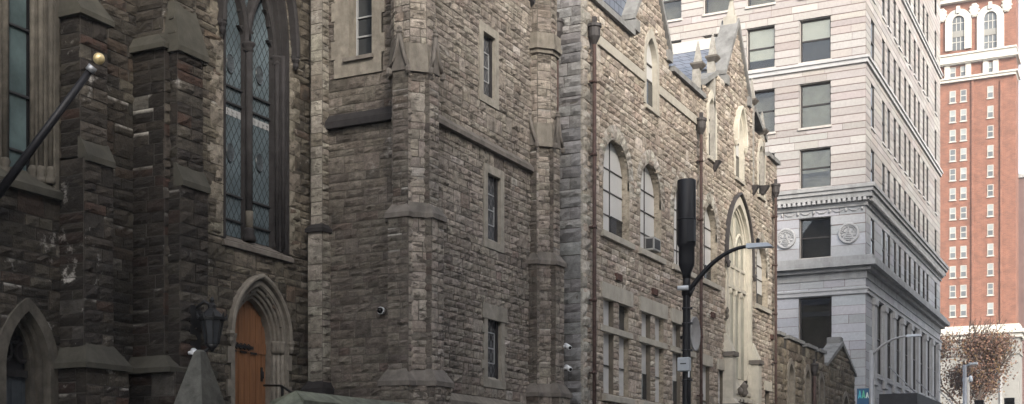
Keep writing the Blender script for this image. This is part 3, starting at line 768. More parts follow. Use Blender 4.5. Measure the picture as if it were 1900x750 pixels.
mb = MB(); mb.fbox(fTn, ox0 - .12, ox1 + .05, oz0 - .08, oz0, -.05, .12); part(mb, 'sill', M['tower_cap'], w, RC)

# corner turrets with gableted angle buttresses
def octagon(cx, cy, ap):
    r = ap / cos(pi / 8); return [(cx + r * cos(pi / 8 + k * pi / 4), cy + r * sin(pi / 8 + k * pi / 4)) for k in range(8)]
def oct_walls(mb, cx, cy, ap, z0, z1, pal, faces, rel=.035):
    p = octagon(cx, cy, ap)
    for k in faces:     # face k between p[k-1] and p[k]; k=0 faces +X
        a, b_ = p[k - 1], p[k]; l = math.dist(a, b_); A = ((b_[0] - a[0]) / l, (b_[1] - a[1]) / l)
        wall(mb, Fr(a, A), 0, l, z0, z1, (), pal, course=(.13, .24), length=(.16, .4), relief=rel, rough=.025, eff=.08)
def gablet(mb, cx, cy, dx, dy, w, n0, n1, z0, z1):   # gable roof with its ridge along (dx,dy)
    px, py = -dy, dx; f = lambda s, n, z: (cx + dx * n + px * s, cy + dy * n + py * s, z)
    mb.hexa([f(-w, n1, z0), f(w, n1, z0), f(w * .9, n1, z0 + .05), f(0, n1, z1), f(-w * .9, n1, z0 + .05)], [f(-w, n0, z0), f(w, n0, z0), f(w * .9, n0, z0 + .05), f(0, n0, z1), f(-w * .9, n0, z0 + .05)])
    for sg in (-1, 1):
        mb.tube([f(0, n1, z1 + .04), f(sg * w * .55, n1 + .01, z0 + (z1 - z0) * .42), f(sg * w * 1.1, n1 + .03, z0 + .03)], .045, 6)
        q = f(sg * w * 1.1, n1 + .03, z0); mb.lathe([(.02, z0 - .1), (.06, z0 - .06), (.065, z0 + .01), (.04, z0 + .07)], q[0], q[1], 6, smooth=False)
    q = f(0, n1, z1); mb.lathe([(.04, z1 - .05), (.035, z1 + .02), (.075, z1 + .07), (.05, z1 + .12), (.06, z1 + .15), (.02, z1 + .2)], q[0], q[1], 6, smooth=False)
def turret(cx, cy, zA, zB, zG, zTop, near=True, b2w=.18, oct_ap=.43, proj=.51):
    t = MB().build('corner_turret', M['tower_stone'], church, RC); mb = MB(); st = [M['tower_stone'], M['mortar_mid']]
    fc = (0, 6, 7, 5, 1)
    oct_walls(mb, cx, cy, oct_ap, zG + .55, zTop, PAL_T, fc); mb.poly_prism(octagon(cx, cy, oct_ap - .02), zG, zTop, mi=1)
    oct_walls(mb, cx, cy, oct_ap - .02, zB + .1, zG, PAL_T, fc)
    mb.poly_prism(octagon(cx, cy, oct_ap - .04), 0, zG + .02, mi=1)
    def butt(pr, w, z0, z1):
        wall(mb, FX(cx + pr), cy - w - .01, cy + w + .01, z0, z1, (), PAL_T, length=(.18, .4), relief=.035, rough=.025, eff=.1)
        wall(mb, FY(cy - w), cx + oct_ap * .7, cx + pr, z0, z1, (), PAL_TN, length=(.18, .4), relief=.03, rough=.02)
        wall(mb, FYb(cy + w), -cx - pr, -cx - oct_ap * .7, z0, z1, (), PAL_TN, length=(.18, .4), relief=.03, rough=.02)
        mb.box(cx, cx + pr - .01, cy - w + .01, cy + w - .01, z0, z1, 1)
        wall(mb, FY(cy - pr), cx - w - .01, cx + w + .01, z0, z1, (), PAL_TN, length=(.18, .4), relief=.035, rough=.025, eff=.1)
        wall(mb, FX(cx + w), cy - pr, cy - oct_ap * .7, z0, z1, (), PAL_T, length=(.18, .4), relief=.03, rough=.02)
        mb.box(cx - w + .01, cx + w - .01, cy - pr + .01, cy, z0, z1, 1)
    butt(proj, b2w, zA + .1, zG); butt(proj + .09, b2w + .06, zB + .1, zA); butt(proj + .22, b2w + .14, 0, zB)
    oct_walls(mb, cx, cy, oct_ap + .06, zB + .1, zA, PAL_T, (7, 6, 0)); oct_walls(mb, cx, cy, oct_ap + .16, 0, zB, PAL_T, (7, 6, 0))
    part(mb, 'turret_masonry', st, t, RC)
    mb = MB()
    for z, p, d in ((zA, proj + .09, b2w + .06), (zB, proj + .22, b2w + .14)):
        for (x0, x1, y0, y1) in ((cx, cx + p, cy - d, cy + d), (cx - d, cx + d, cy - p, cy)):
            o = .06; mb.box(x0 - (o if x0 < cx else 0), x1 + o, y0 - o, y1 + (o if y1 > cy else 0), z - .04, z + .06)
            mb.frust((x0 - (o if x0 < cx else 0), x1 + o, y0 - o, y1 + (o if y1 > cy else 0)), (x0 + (.06 if x0 < cx else 0), x1 - .12, y0 + (.12 if y1 <= cy else .06), y1 - (.06 if y1 > cy else 0)), z + .06, z + .32)
        mb.poly_prism(octagon(cx, cy, oct_ap + (.12 if z == zA else .2)), z - .03, z + .07); mb.poly_prism(octagon(cx, cy, oct_ap + (.12 if z == zA else .2)), z + .07, z + .3, .82)
    part(mb, 'weathering', M['tower_cap'], t, RC)
    mb = MB(); mb.poly_prism(octagon(cx, cy, oct_ap + .07), zG - .02, zG + .58, .9); part(mb, 'broach_stone', M['tower_trim'], t, RC)
    mb = MB()
    gablet(mb, cx, cy, 1, 0, b2w + .03, .2, proj + .04, zG, zG + .72); gablet(mb, cx, cy, 0, -1, b2w + .03, .2, proj + .04, zG, zG + .72)
    part(mb, 'gablet', M['tower_cap'], t, RC)
    return t
zG = zX(798, 140, TX + .4); zA = zX(800, 408, TX + .4); zB = zX(800, 716, TX + .4)
turret(TX, TY - .09, zA, zB, zG, 15.5)
rcy = 29.35
zG2 = zX(1028, 275, TX + .45); zA2 = zX(1028, 492, TX + .45)
t2 = turret(TX, rcy, zA2, zX(1028, 735, TX + .5), zG2, 15.0)
mb = MB(); zz = zX(1012, 75, TX + .4)
mb.poly_prism(octagon(TX, rcy, .5), zz - .28, zz - .18); mb.poly_prism(octagon(TX, rcy, .56), zz - .18, zz - .06); mb.poly_prism(octagon(TX, rcy, .53), zz - .06, zz + .22); part(mb, 'moulded_band', M['tower_trim'], t2, RC)
# pilaster in the nook
px0, px1 = xat(577, TY - .25), xat(598, TY - .25); mb = MB(); zl = zY(590, 425, TY - .25); zl2 = zY(590, 722, TY - .25)
pilf = [(4, (.27, .25, .215)), (3, (.32, .3, .26)), (2, (.2, .18, .15))]
wall(mb, FY(TY - .25), px0, px1, zl + .05, 16, (), pilf, course=(.2, .4), length=(.5, .6), relief=.03, rough=.015, jump=0); wall(mb, FX(px1), TY - .25, TY, zl, 16, (), pilf, length=(.2, .3), relief=.03)
wall(mb, FY(TY - .32), px0 - .03, px1 + .05, zl2, zl, (), pilf, course=(.2, .4), length=(.5, .6), relief=.03, rough=.015, jump=0); wall(mb, FX(px1 + .05), TY - .32, TY, zl2, zl, (), pilf, length=(.2, .35), relief=.03)
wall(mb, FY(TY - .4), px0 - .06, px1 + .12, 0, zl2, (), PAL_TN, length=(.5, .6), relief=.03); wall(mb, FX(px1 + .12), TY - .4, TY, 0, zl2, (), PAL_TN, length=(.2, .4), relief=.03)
mb.box(px0, px1, TY - .24, TY, zl, 16, 1); mb.box(px0, px1 + .04, TY - .31, TY, 0, zl, 1)
part(mb, 'nook_pilaster', [M['tower_stone'], M['mortar_mid']])
mb = MB(); mb.frust((px0 - .06, px1 + .1, TY - .4, TY), (px0, px1, TY - .25, TY), zl, zl + .12); mb.box(px0 - .06, px1 + .1, TY - .4, TY, zl - .08, zl)
mb.frust((px0 - .1, px1 + .16, TY - .48, TY), (px0 - .03, px1 + .05, TY - .32, TY), zl2 + .0, zl2 + .18); mb.box(px0 - .1, px1 + .16, TY - .48, TY, zl2 - .1, zl2); part(mb, 'pilaster_ledge', M['soot_trim'])

# =================================================================== PARISH HOUSE
RP = (PX, 40., 0.)
parish = thing('parish_house', 'tan rock-faced stone parish house with arched windows, steep gables and small pinnacles', 'building', RP)
fP = FX(PX)
def pp(mb, name, mats, parent=None): return mb.build(name, mats, parent or parish, RP)
PY0, PY1 = 30.31, 49.85
zpar = 14.45
gA = 35.5; gAh = 1.5; gAf = 15.0; gAp = 17.0
gB = 44.3; gBh = 1.5; gBf = 16.0; gBp = 18.1
def ptop(z):
    if z < zpar: return (PY0, PY1)
    return None
def tri(c, hw, zf, zp):
    return lambda z: (c - hw, c + hw) if z < zf else (c - hw * (zp - z) / (zp - zf), c + hw * (zp - z) / (zp - zf)) if z < zp else None
# arched windows
AW = []     # centre, half-width, sill, spring, apex
sill = 8.6
for u0, u1 in ((1118, 1166), (1187, 1225), None, (1304, 1329), (1402, 1424)) if False else ((1118, 1166), (1187, 1225), (0, 0), (1304, 1329), (1402, 1423)):
    if u0: y0, y1 = yat(u0, PX), yat(u1, PX)
    else: y0, y1 = 37.45, 39.2
    AW.append(((y0 + y1) / 2, (y1 - y0) / 2, sill, 10.25, 11.2))
AW[3] = (AW[3][0], AW[3][1], sill, 10.25, 11.15); AW[4] = (AW[4][0], AW[4][1], sill, 10.0, 11.0)
LW = [(yat(1207, PX), .5, 12.85, 14.2, 15.0), (yat(1319, PX), .42, 12.75, 14.1, 14.85), (yat(1370, PX), .5, 12.75, 14.2, 15.15), (yat(1411, PX), .42, 12.75, 14.05, 14.75)]
GW = []
for u0, u1 in ((1119, 1166), (1190, 1231)): GW.append((yat(u0, PX), yat(u1, PX)))
GW.append((37.35, 39.3))
gz0, gz1 = 4.2, 6.75
SW = [(yat(1303, PX), yat(1316, PX)), (yat(1332, PX), yat(1342, PX)), (yat(1400, PX), yat(1404, PX)), (yat(1419, PX), yat(1427, PX))]
bigc, bigw = (yat(1345, PX) + yat(1392, PX)) / 2, (yat(1392, PX) - yat(1345, PX)) / 2
bz0, bzs, bza = 0, 9.9, 12.1
holesP = [arch_hole(c, w_ + .02, s_, sp, ap + .0) for c, w_, s_, sp, ap in AW] + [arch_hole(c, w_ - .02, s_, sp, ap) for c, w_, s_, sp, ap in LW]
holesP += [rect(a, b_, gz0, gz1 + .4) for a, b_ in GW] + [rect(a, b_, 3.4, 5.7 if k < 2 else 5.4) for k, (a, b_) in enumerate(SW)] + [arch_hole(bigc, bigw - .1, 0, bzs, bza - .1)]
mb = MB()
kw = dict(course=(.14, .22), length=(.24, .66), relief=.045, rough=.028, jump=.06)
wall(mb, fP, PY0 + .0, PY1, 2.6, zpar, holesP, PAL_P, quoin=(.35, .55), **kw)
wall(mb, fP, PY0, PY1, 0, 2.6, [h for h in holesP[-1:]], PAL_P, nv=2, **kw)
wall(mb, fP, gA - gAh, gA + gAh, zpar, gAp, holesP[5:9], PAL_P, top=tri(gA, gAh, gAf, gAp), **kw)
s2 = lambda z: (41.0, 47.5) if z < 15.2 else tri(gB, gBh, gBf, gBp)(z) if z > 15.7 else (41.85, 46.7)
wall(mb, fP, 40.3, 48.2, zpar, gBp, holesP[5:9], PAL_P, top=lambda z: (40.4, 48.1) if z < 15.0 else (41.9, 46.6) if z < 15.8 else tri(gB, gBh, gBf, gBp)(z), **kw)
pp(mb, 'front_wall', [M['parish_stone'], M['mortar_tan']])
mb = MB(); wall(mb, FY(PY0), PX - 5.5, PX, 0, zpar + .2, (), PAL_G, course=(.17, .36), length=(.4, 1.0), relief=.07, rough=.055, jump=.05); pp(mb, 'side_wall', [M['grey_stone'], M['mortar_mid']])
mb = MB(); wall(mb, FYb(PY1), -PX, -PX + 6, 0, zpar, (), PAL_P, nv=2, nu=2, **{k: v for k, v in kw.items()}); pp(mb, 'far_wall', [M['parish_stone'], M['mortar_tan']])
# pale corner quoins
mb = MB(); z = 0.; k = 0
while z < zpar:
    h = R.uniform(.26, .4); L = .28 if k % 2 else .5; mb.stone(fP, [(PY0 - .03, z + .008), (PY0 + L, z + .008), (PY0 + L, z + h - .008), (PY0 - .03, z + h - .008)], .065, .04, pick(PAL_PQ), 0, 3, 3); z += h; k += 1
pp(mb, 'corner_quoins', [M['parish_stone']])
mb = MB(); mb.box(PX - 16, PX - .62, PY0 + .3, PY1 - .1, 0, zpar - .3); mb.box(PX - .9, PX - .3, gA - gAh + .2, gA + gAh - .2, 14, 15.2); mb.box(PX - .9, PX - .3, 42, 46.5, 14, 16); mb.box(PX - .6, PX - .3, 40.5, 48, 14, 15.); pp(mb, 'inner_core', M['core'])
# roofs: two cross gables
def xroof(yc, hw, z0, zr, x0, x1, name):
    mb = MB(); mb.hexa([(x0, yc - hw, z0), (x0, yc + hw, z0), (x0, yc, zr)][::1], [(x1, yc - hw, z0), (x1, yc + hw, z0), (x1, yc, zr)]); return pp(mb, name, M['slate'])
rA = xroof(gA - .2, 4.6, 13.9, 16.75, PX - .32, PX - 15.5, 'slate_roof'); rB = xroof(gB, 6.0, 13.3, 17.55, PX - .32, PX - 15.5, 'slate_roof')
mb = MB(); mb.box(PX - 15.5, PX - .5, gB - .12, gB + .12, 17.45, 17.85); pp(mb, 'ridge_flashing', M['white_terra'], rB)
# parapet copings and gutters
mb = MB()
for a, b_ in ((PY0 - .1, gA - gAh - .15), (gA + gAh + .2, 40.35), (48.3, PY1 + .1)): mb.box(PX - .32, PX + .13, a, b_, zpar, zpar + .16)
pp(mb, 'parapet_coping', M['coping'])
def raking(c, hw, zf, zp, name, d=.55, th=.17, kn=.25):
    mb = MB()
    for sg in (-1, 1):
        e = c + sg * (hw + .1); q0, q1 = zf - .05, zp + .05
        mb.hexa([(PX - d, e, q0), (PX + .1, e, q0), (PX + .1, c, q1), (PX - d, c, q1)][::sg], [(PX - d, e, q0 + th), (PX + .1, e, q0 + th), (PX + .1, c, q1 + th * 1.7), (PX - d, c, q1 + th * 1.7)][::sg])
        mb.box(PX - d, PX + .12, min(e, e - sg * .35), max(e, e - sg * .35), zf - .35, zf - .02)
    return pp(mb, name, M['coping'])
raking(gA, gAh, gAf, gAp, 'gable_coping'); raking(gB, gBh, gBf, gBp, 'gable_coping')
mb = MB(); mb.box(PX - .45, PX + .02, gB - .16, gB + .16, gBp + .1, gBp + .4); mb.frust((PX - .33, PX - .05, gB - .13, gB + .13), (PX - .24, PX - .14, gB - .04, gB + .04), gBp + .4, gBp + 1.0); mb.lathe([(.05, gBp + .95), (.14, gBp + 1.1), (.07, gBp + 1.2), (.13, gBp + 1.35), (.03, gBp + 1.5)], PX - .19, gB, 8); pp(mb, 'gable_finial', M['pale_trim'])
for sg in (-1, 1):
    y = gB + sg * 3.1; mb = MB()
    y0, y1 = (gB - 3.9, gB - 2.4) if sg < 0 else (gB + 2.3, gB + 3.9)
    zl_, zr_ = (15.0, 15.75) if sg < 0 else (15.75, 15.0)
    mb.hexa([(PX - .4, y0, zl_ - .05), (PX + .08, y0, zl_ - .05), (PX + .08, y1, zr_ - .05), (PX - .4, y1, zr_ - .05)], [(PX - .4, y0, zl_ + .14), (PX + .08, y0, zl_ + .14), (PX + .08, y1, zr_ + .14), (PX - .4, y1, zr_ + .14)])
    pp(mb, 'shoulder_coping', M['coping'])
# pinnacles
for u_, zc_, zt_, zs_ in ((1302, zX(1302, 123, PX), zX(1302, 85, PX), 14.7), (1329, zX(1329, 110, PX), zX(1329, 68, PX), 12.7), (1401, zX(1401, 190, PX), zX(1401, 152, PX), 12.9), (1420, zX(1420, 246, PX), zX(1420, 214, PX), 13.2)):
    y = yat(u_, PX + .1); p = MB().build('pinnacle', M['pale_trim'], parish, RP); mb = MB(); s = .085
    mb.box(PX - .2, PX + .05, y - s, y + s, zs_, zc_ - .12); pp(mb, 'pinnacle_shaft', M['coping_pale'], p)
    mb = MB(); mb.frust((PX - .15, PX + .09, y - s, y + s), (PX - .24, PX + .19, y - s - .1, y + s + .1), zc_ - .2, zc_ - .06); mb.box(PX - .24, PX + .19, y - s - .1, y + s + .1, zc_ - .06, zc_ + .0); pp(mb, 'pinnacle_cap', M['tower_cap'], p)
    mb = MB(); mb.frust((PX - .15, PX + .1, y - .12, y + .12), (PX - .035, PX - .01, y - .015, y + .015), zc_, zt_ + .05); mb.lathe([(.02, zt_ - .12), (.05, zt_ - .06), (.01, zt_)], PX - .022, y, 6); pp(mb, 'spirelet', M['coping_pale'], p)
    if zs_ < 13.5: mb = MB(); mb.frust((PX - .05, PX + .06, y - .05, y + .05), (PX - .05, PX + .26, y - s - .05, y + s + .05), zs_ - .35, zs_ - .02); pp(mb, 'corbel', M['hopper'], p)
# frieze band
mb = MB()
for a, b_ in ((31.3, LW[0][0] - .62), (LW[0][0] + .62, 40.2)): mb.fbox(fP, a, b_, 13.42, 13.68, -.02, .075)
pp(mb, 'string_course', M['pale_trim'])
# voussoir-arched windows
for k, (c, w_, s_, sp, ap) in enumerate(AW):
    w = MB().build('arched_window', M['parish_stone'], parish, RP)
    inn = arch(c, w_, sp - .25, sp, ap, 8); out = arch(c, w_ + .34, sp - .25, sp, ap + .4, 8); mb = MB()
    for q in range(len(inn) - 1):
        i0, i1, o0, o1 = inn[q], inn[q + 1], out[q], out[q + 1]
        if q < (len(inn) - 1) / 2: mb.stone(fP, [o0, i0, i1, o1][0:1] + [i0, i1, o1], .08, .03, pick(PAL_PQ), 0, 2, 2)
        else: mb.stone(fP, [i0, o0, o1, i1], .08, .03, pick(PAL_PQ), 0, 2, 2)
    mb.ring(fP, arch(c, w_, s_, sp, ap, 8), arch(c, w_ + .05, s_, sp, ap + .05, 8), .02, -.25, c=(.36, .32, .26)); pp(mb, 'voussoirs', [M['parish_stone']], w)
    mb = MB(); mb.fill(fP, arch(c, w_, s_, sp, ap, 8), -.2); pp(mb, 'storm_panel', M['blind_panel'], w)
    mb = MB(); mb.fbox(fP, c - .012, c + .012, s_, ap - .02, -.2, -.175)
    for zz in (s_ + .32 * (sp - s_), s_ + .66 * (sp - s_) + .1, sp + .15): mb.fbox(fP, c - w_, c + w_, zz - .014, zz + .014, -.2, -.173)
    pp(mb, 'glazing_bars', M['bronze'], w)
    if k in (0, 3, 4): mb = MB(); mb.fbox(fP, c + .06, c + w_ - .06, s_ + .1, s_ + .3 * (sp - s_), -.2, -.17); mb.fbox(fP, c + .04, c + w_ - .04, s_ + .3 * (sp - s_), s_ + .3 * (sp - s_) + .05, -.2, -.15); pp(mb, 'hopper_pane', M['dark_glass'], w)
    mb = MB(); mb.wedge(fP, c - w_ - .18, c + w_ + .22, s_ - .22, s_ + .06, -.25, .12, .16); pp(mb, 'sill', M['pale_trim'], w)
# lancets
for k, (c, w_, s_, sp, ap) in enumerate(LW):
    w = MB().build('lancet_window', M['pale_trim'], parish, RP); mb = MB()
    mb.ring(fP, arch(c, w_ - .04, s_, sp, ap - .1, 8), arch(c, w_ + .13, s_, sp, ap + .18, 8), .05, -.16)
    if k == 2:
        mb.bar(fP, arch(c, w_ + .08, sp - .2, sp, ap + .16, 8), .1, 0, .2)
        for sg in (-1, 1): mb.lathe([(.03, sp - .42), (.07, sp - .35), (.1, sp - .24), (.05, sp - .18)], PX + .1, c + sg * (w_ + .1), 6, smooth=False)
    pp(mb, 'window_surround', M['lime_trim'] if k else M['pale_trim'], w)
    mb = MB(); mb.fill(fP, arch(c, w_ - .03, s_, sp, ap - .08, 8), -.12); pp(mb, 'storm_panel', M['blind_panel'], w)
    mb = MB(); mb.fbox(fP, c - w_ + .1, c + w_ - .1, s_ + .8, s_ + .86, -.12, -.09); mb.fbox(fP, c - w_ + .1, c + w_ - .1, s_ + 1.3, s_ + 1.34, -.12, -.09); pp(mb, 'glazing_bars', M['bronze'], w)
    mb = MB(); mb.fbox(fP, c - w_ + .06, c + w_ - .06, s_ + .06, s_ + .8, -.12, -.1); pp(mb, 'lower_pane', M['dark_glass'], w)
    mb = MB(); mb.wedge(fP, c - w_ - .06, c + w_ + .06, s_ - .14, s_ + .06, -.25, .1, .1); pp(mb, 'sill', M['pale_trim'], w)
# mullioned ground windows
for k, (a, b_) in enumerate(GW):
    w = MB().build('mullioned_window', M['pale_trim'], parish, RP); cm = (a + b_) / 2; ms = .2; zt_ = 5.85
    mb = MB(); mb.fbox(fP, a - .22, b_ + .22, gz1, gz1 + .42, -.34, .07); pp(mb, 'lintel', M['pale_trim'], w)
    mb = MB(); mb.fbox(fP, a - .3, b_ + .2, zt_, zt_ + .16, -.3, .07); pp(mb, 'transom', M['pale_trim'], w)
    mb = MB(); mb.wedge(fP, a - .15, b_ + .15, gz0 - .22, gz0 + .05, -.25, .14, .16); pp(mb, 'sill', M['pale_trim'], w)
    mb = MB()
    wall(mb, fP, cm - ms, cm + ms, gz0, zt_, (), PAL_P, length=(.4, .41), relief=.04, jump=0); wall(mb, fP, cm - ms, cm + ms, zt_ + .16, gz1, (), PAL_P, length=(.4, .41), relief=.04, jump=0)
    mb.fbox(fP, cm - ms, cm + ms, gz0, gz1, -.2, -.01, 1); mb.fbox(fP, b_ - .02, b_ + .02, gz0, gz1, -.32, -.0, 0, (.34, .3, .24)); mb.fbox(fP, a - .02, a + .02, gz0, gz1, -.32, -.0, 0, (.34, .3, .24)); pp(mb, 'stone_mullion', [M['parish_stone'], M['mortar_tan']], w)
    mb = MB(); mb.fbox(fP, a, b_, gz0, gz1, -.2, -.14); pp(mb, 'storm_panel', M['blind_panel'], w)
    mb = MB()
    for x0, x1 in ((a, cm - ms), (cm + ms, b_)): mb.fbox(fP, x0, x1, gz0 + .75, gz0 + .79, -.14, -.11)
    if k == 0: mb.fbox(fP, cm + ms, b_, zt_ + .16, gz1, -.14, -.125)
    if k == 1: mb.fbox(fP, a, cm - ms, gz0 + .05, gz0 + .75, -.14, -.12)
    if k == 2: mb.fbox(fP, a, b_, gz0 + .05, gz0 + .75, -.14, -.12)
    pp(mb, 'dark_pane', M['dark_glass'], w)
for k, (a, b_) in enumerate(SW):
    w = MB().build('slot_window', M['pale_trim'], parish, RP); zt_ = 5.7 if k < 2 else 5.4
    mb = MB(); mb.fbox(fP, a - .2, b_ + .2, zt_, zt_ + .36, -.3, .07); pp(mb, 'lintel', M['pale_trim'] if k < 2 else M['lime_trim'], w)
    mb = MB(); mb.fbox(fP, a - .02, b_ + .02, 3.4, zt_, -.18, -.12); pp(mb, 'pane', M['blind_panel'] if k < 2 else M['dark_glass'], w)
    mb = MB(); mb.fbox(fP, a, b_, 4.5, 4.56, -.12, -.08); mb.fbox(fP, b_ - .02, b_ + .01, 3.4, zt_, -.12, 0); pp(mb, 'jamb', M['mortar_tan'], w)
# great Gothic window and portal
w = MB().build('gothic_window', M['lime_trim'], parish, RP); mb = MB()
mb.ring(fP, arch(bigc, bigw - .2, 5.0, bzs, bza - .3, 14), arch(bigc, bigw, 5.0, bzs, bza, 14), .08, -.04); mb.ring(fP, arch(bigc, bigw - .28, 5.6, bzs, bza - .42, 14), arch(bigc, bigw - .2, 5.6, bzs, bza - .3, 14), -.04, -.2); pp(mb, 'window_surround', M['lime_trim'], w)
mb = MB(); mb.bar(fP, arch(bigc, bigw + .06, bzs - .4, bzs, bza + .1, 14), .09, 0, .17)
for sg in (-1, 1): mb.lathe([(.03, bzs - .62), (.07, bzs - .55), (.06, bzs - .5), (.1, bzs - .43), (.06, bzs - .36)], PX + .15, bigc + sg * (bigw + .08), 8)
pp(mb, 'hood_mould', M['hopper'], w)
mb = MB(); mb.fill(fP, arch(bigc, bigw - .26, 5.6, bzs, bza - .4, 14), -.16); pp(mb, 'glass', M['old_blind'], w)
mb = MB(); iw = bigw - .28; zt_ = 8.75
for q in (-.5, 0, .5):
    mb.fbox(fP, bigc + q * iw * 1.0 - .07, bigc + q * iw + .07, 5.6, zt_, -.16, -.1); mb.lathe([(.04, zt_ - .22), (.06, zt_ - .13), (.05, zt_ - .1), (.085, zt_ - .03)], PX - .08, bigc + q * iw, 8)
mb.fbox(fP, bigc - iw, bigc + iw, zt_ - .0, zt_ + .12, -.16, -.06); mb.fbox(fP, bigc - iw, bigc + iw, zt_ + .75, zt_ + .85, -.16, -.1)
mb.fbox(fP, bigc - iw, bigc + iw, zt_ + .12, zt_ + .75, -.16, -.14)
for q in range(5): a = bigc - iw + q * iw / 2; mb.fbox(fP, a - .05, a + .05, zt_ + .1, zt_ + .8, -.16, -.09)
for q in range(4):
    a = bigc - iw + (q + .5) * iw / 2; mb.bar(fP, arch(a, iw * .22, zt_ - .5, zt_ - .45, zt_ - .05, 5), .06, -.16, -.11)
for sg in (-1, 0, 1): mb.fbox(fP, bigc + sg * iw * .5 - .06, bigc + sg * iw * .5 + .06, zt_ + .85, bza - .75 - abs(sg) * .8, -.16, -.1)
for sg in (-1, 1): mb.bar(fP, arch(bigc + sg * iw * .5, iw * .5, zt_ + .85, bzs, bzs + .95, 7), .1, -.16, -.1)
mb.bar(fP, arch(bigc, iw * .97, zt_ + .85, bzs, bza - .46, 12), .1, -.16, -.09); pp(mb, 'tracery', M['lime_trim'], w)
mb = MB(); mb.wedge(fP, bigc - bigw + .3, bigc + bigw - .3, 5.0, 5.65, -.2, .1, .1)
mb.fbox(fP, bigc - bigw + .25, bigc + bigw - .25, 0, 5.0, -.4, .06); mb.fbox(fP, bigc - bigw + .2, bigc + bigw - .2, 4.72, 4.86, 0, .22)
mb.fbox(fP, bigc - bigw + .3, bigc + bigw - .3, 3.0, 3.15, 0, .2); pp(mb, 'gabled_apron', M['lime_trim'], w)
mb = MB()
for q in range(9): a = bigc - .1 + R.uniform(-.5, .5); zz = R.uniform(3.3, 5.2); mb.lathe([(.03, zz - .1), (.09, zz), (.1, zz + .06), (.03, zz + .13)], PX + .16, a, 7)
mb.lathe([(.05, 4.9), (.16, 5.05), (.1, 5.2), (.16, 5.3), (.03, 5.45)], PX + .2, bigc + .1, 8); pp(mb, 'carved_finial', M['tower_cap'], w)
for sg in (-1, 1):
    y = bigc + sg * (bigw + .05); b_ = MB().build('portal_buttress', M['lime_trim'], parish, RP); mb = MB()
    mb.box(PX, PX + .5, y - .24, y + .24, 0, 4.55); mb.box(PX, PX + .36, y - .2, y + .2, 4.7, 6.2); mb.frust((PX, PX + .36, y - .2, y + .2), (PX, PX + .1, y - .12, y + .12), 6.35, 7.0); mb.frust((PX, PX + .5, y - .24, y + .24), (PX, PX + .36, y - .2, y + .2), 4.55, 4.75); pp(mb, 'buttress_shaft', M['lime_trim'], b_)
    mb = MB(); mb.box(PX, PX + .58, y - .3, y + .3, 4.4, 4.55); mb.box(PX, PX + .44, y - .27, y + .27, 6.2, 6.35); mb.lathe([(.03, 7.5), (.07, 7.6), (.04, 7.7), (.07, 7.8), (.02, 7.92)], PX + .1, y, 6, smooth=False); pp(mb, 'buttress_cap', M['tower_cap'], b_)
# small dark terracotta vents
for u_, v_ in ((1145, 515), (1212, 542), (1320, 585), (1430, 626)):
    y = yat(u_, PX); z = zX(u_, v_, PX); mb = MB(); mb.fbox(fP, y - .2, y + .2, z - .09, z + .09, -.02, .09)
    for q in range(4): mb.fbox(fP, y - .17 + q * .09, y - .12 + q * .09, z - .06, z + .06, .09, .1)
    pp(mb, 'wall_vent', plain('dark_terracotta', (.09, .05, .04), .9))
# downpipes
def downpipe(x, y, ztop, zbot, r=.052, parent=parish, root=RP):
    d = MB().build('downpipe', M['pipe'], parent, root); mb = MB(); mb.tube([(x, y, zbot), (x, y, ztop - .1)], r, 10)
    z = zbot + .8
    while z < ztop - .5: mb.tube([(x, y, z), (x, y, z + .09)], r * 1.3, 10); mb.box(x - .12, x, y - r * 1.9, y + r * 1.9, z + .02, z + .06); z += 1.9
    mb.build('pipe_run', M['pipe'], d, root)
    mb = MB(); mb.lathe([(r, ztop - .32), (.15, ztop - .12), (.16, ztop + .1), (.19, ztop + .13), (.19, ztop + .2), (.16, ztop + .21)], x, y, 12, smooth=False); mb.box(x - .05, x + .05, y - .05, y + .05, ztop + .24, ztop + .4); mb.build('hopper_head', M['hopper'], d, root)
for u_, v_ in ((1103, 60), (1301, 232), (1439.5, 352)): downpipe(PX + .18, yat(u_, PX + .18), zX(u_, v_, PX + .18), 0)
downpipe(xat(1033, PY0 - .16), PY0 - .16, zY(1033, 52, PY0 - .16), zY(1033, 300, PY0))

# =================================================================== ANNEX
RA = (-13., 58., 0.); annex = thing('stone_annex', 'low dark stone annex with stepped parapet and small pointed windows before the pale office tower', 'building', RA)
AX = -13.0; fA = FX(AX); ay0, ay1 = PY1, yat(1585, AX)
def pa(mb, name, mats, parent=None): return mb.build(name, mats, parent or annex, RA)
AWn = [(yat(1465, AX), .62, 3.2, 6.2, 7.0), (yat(1496, AX), .62, 3.2, 6.2, 7.0), (yat(1521.5, AX), .6, 3.2, 6.15, 6.9), (yat(1567, AX), .9, 3.0, 5.2, 6.4)]
zat_ = 7.75
mb = MB(); gc, ghw = yat(1560, AX), yat(1585, AX) - yat(1560, AX)
hA = [arch_hole(c, w_ - .12, s_, sp, ap - .1) for c, w_, s_, sp, ap in AWn]
wall(mb, fA, ay0, ay1, 0, 7.3, hA, PAL_A, course=(.24, .34), length=(.3, .8), relief=.07, rough=.05, jump=.12)
for a, b_ in ((ay0, ay0 + 1.0), (ay0 + 1.6, ay0 + 4.2), (ay0 + 4.9, ay0 + 6.6), (ay0 + 7.1, ay0 + 8.4)): wall(mb, fA, a, b_, 7.3, zat_, (), PAL_A, course=(.24, .34), length=(.3, .8), relief=.07, rough=.05); mb.box(AX - .4, AX - .02, a, b_, 7.2, zat_, 1)
wall(mb, fA, gc - ghw, gc + ghw, 7.3, 8.5, (), PAL_A, course=(.2, .3), length=(.3, .8), relief=.07, rough=.05, top=tri(gc, ghw, 7.31, 8.5))
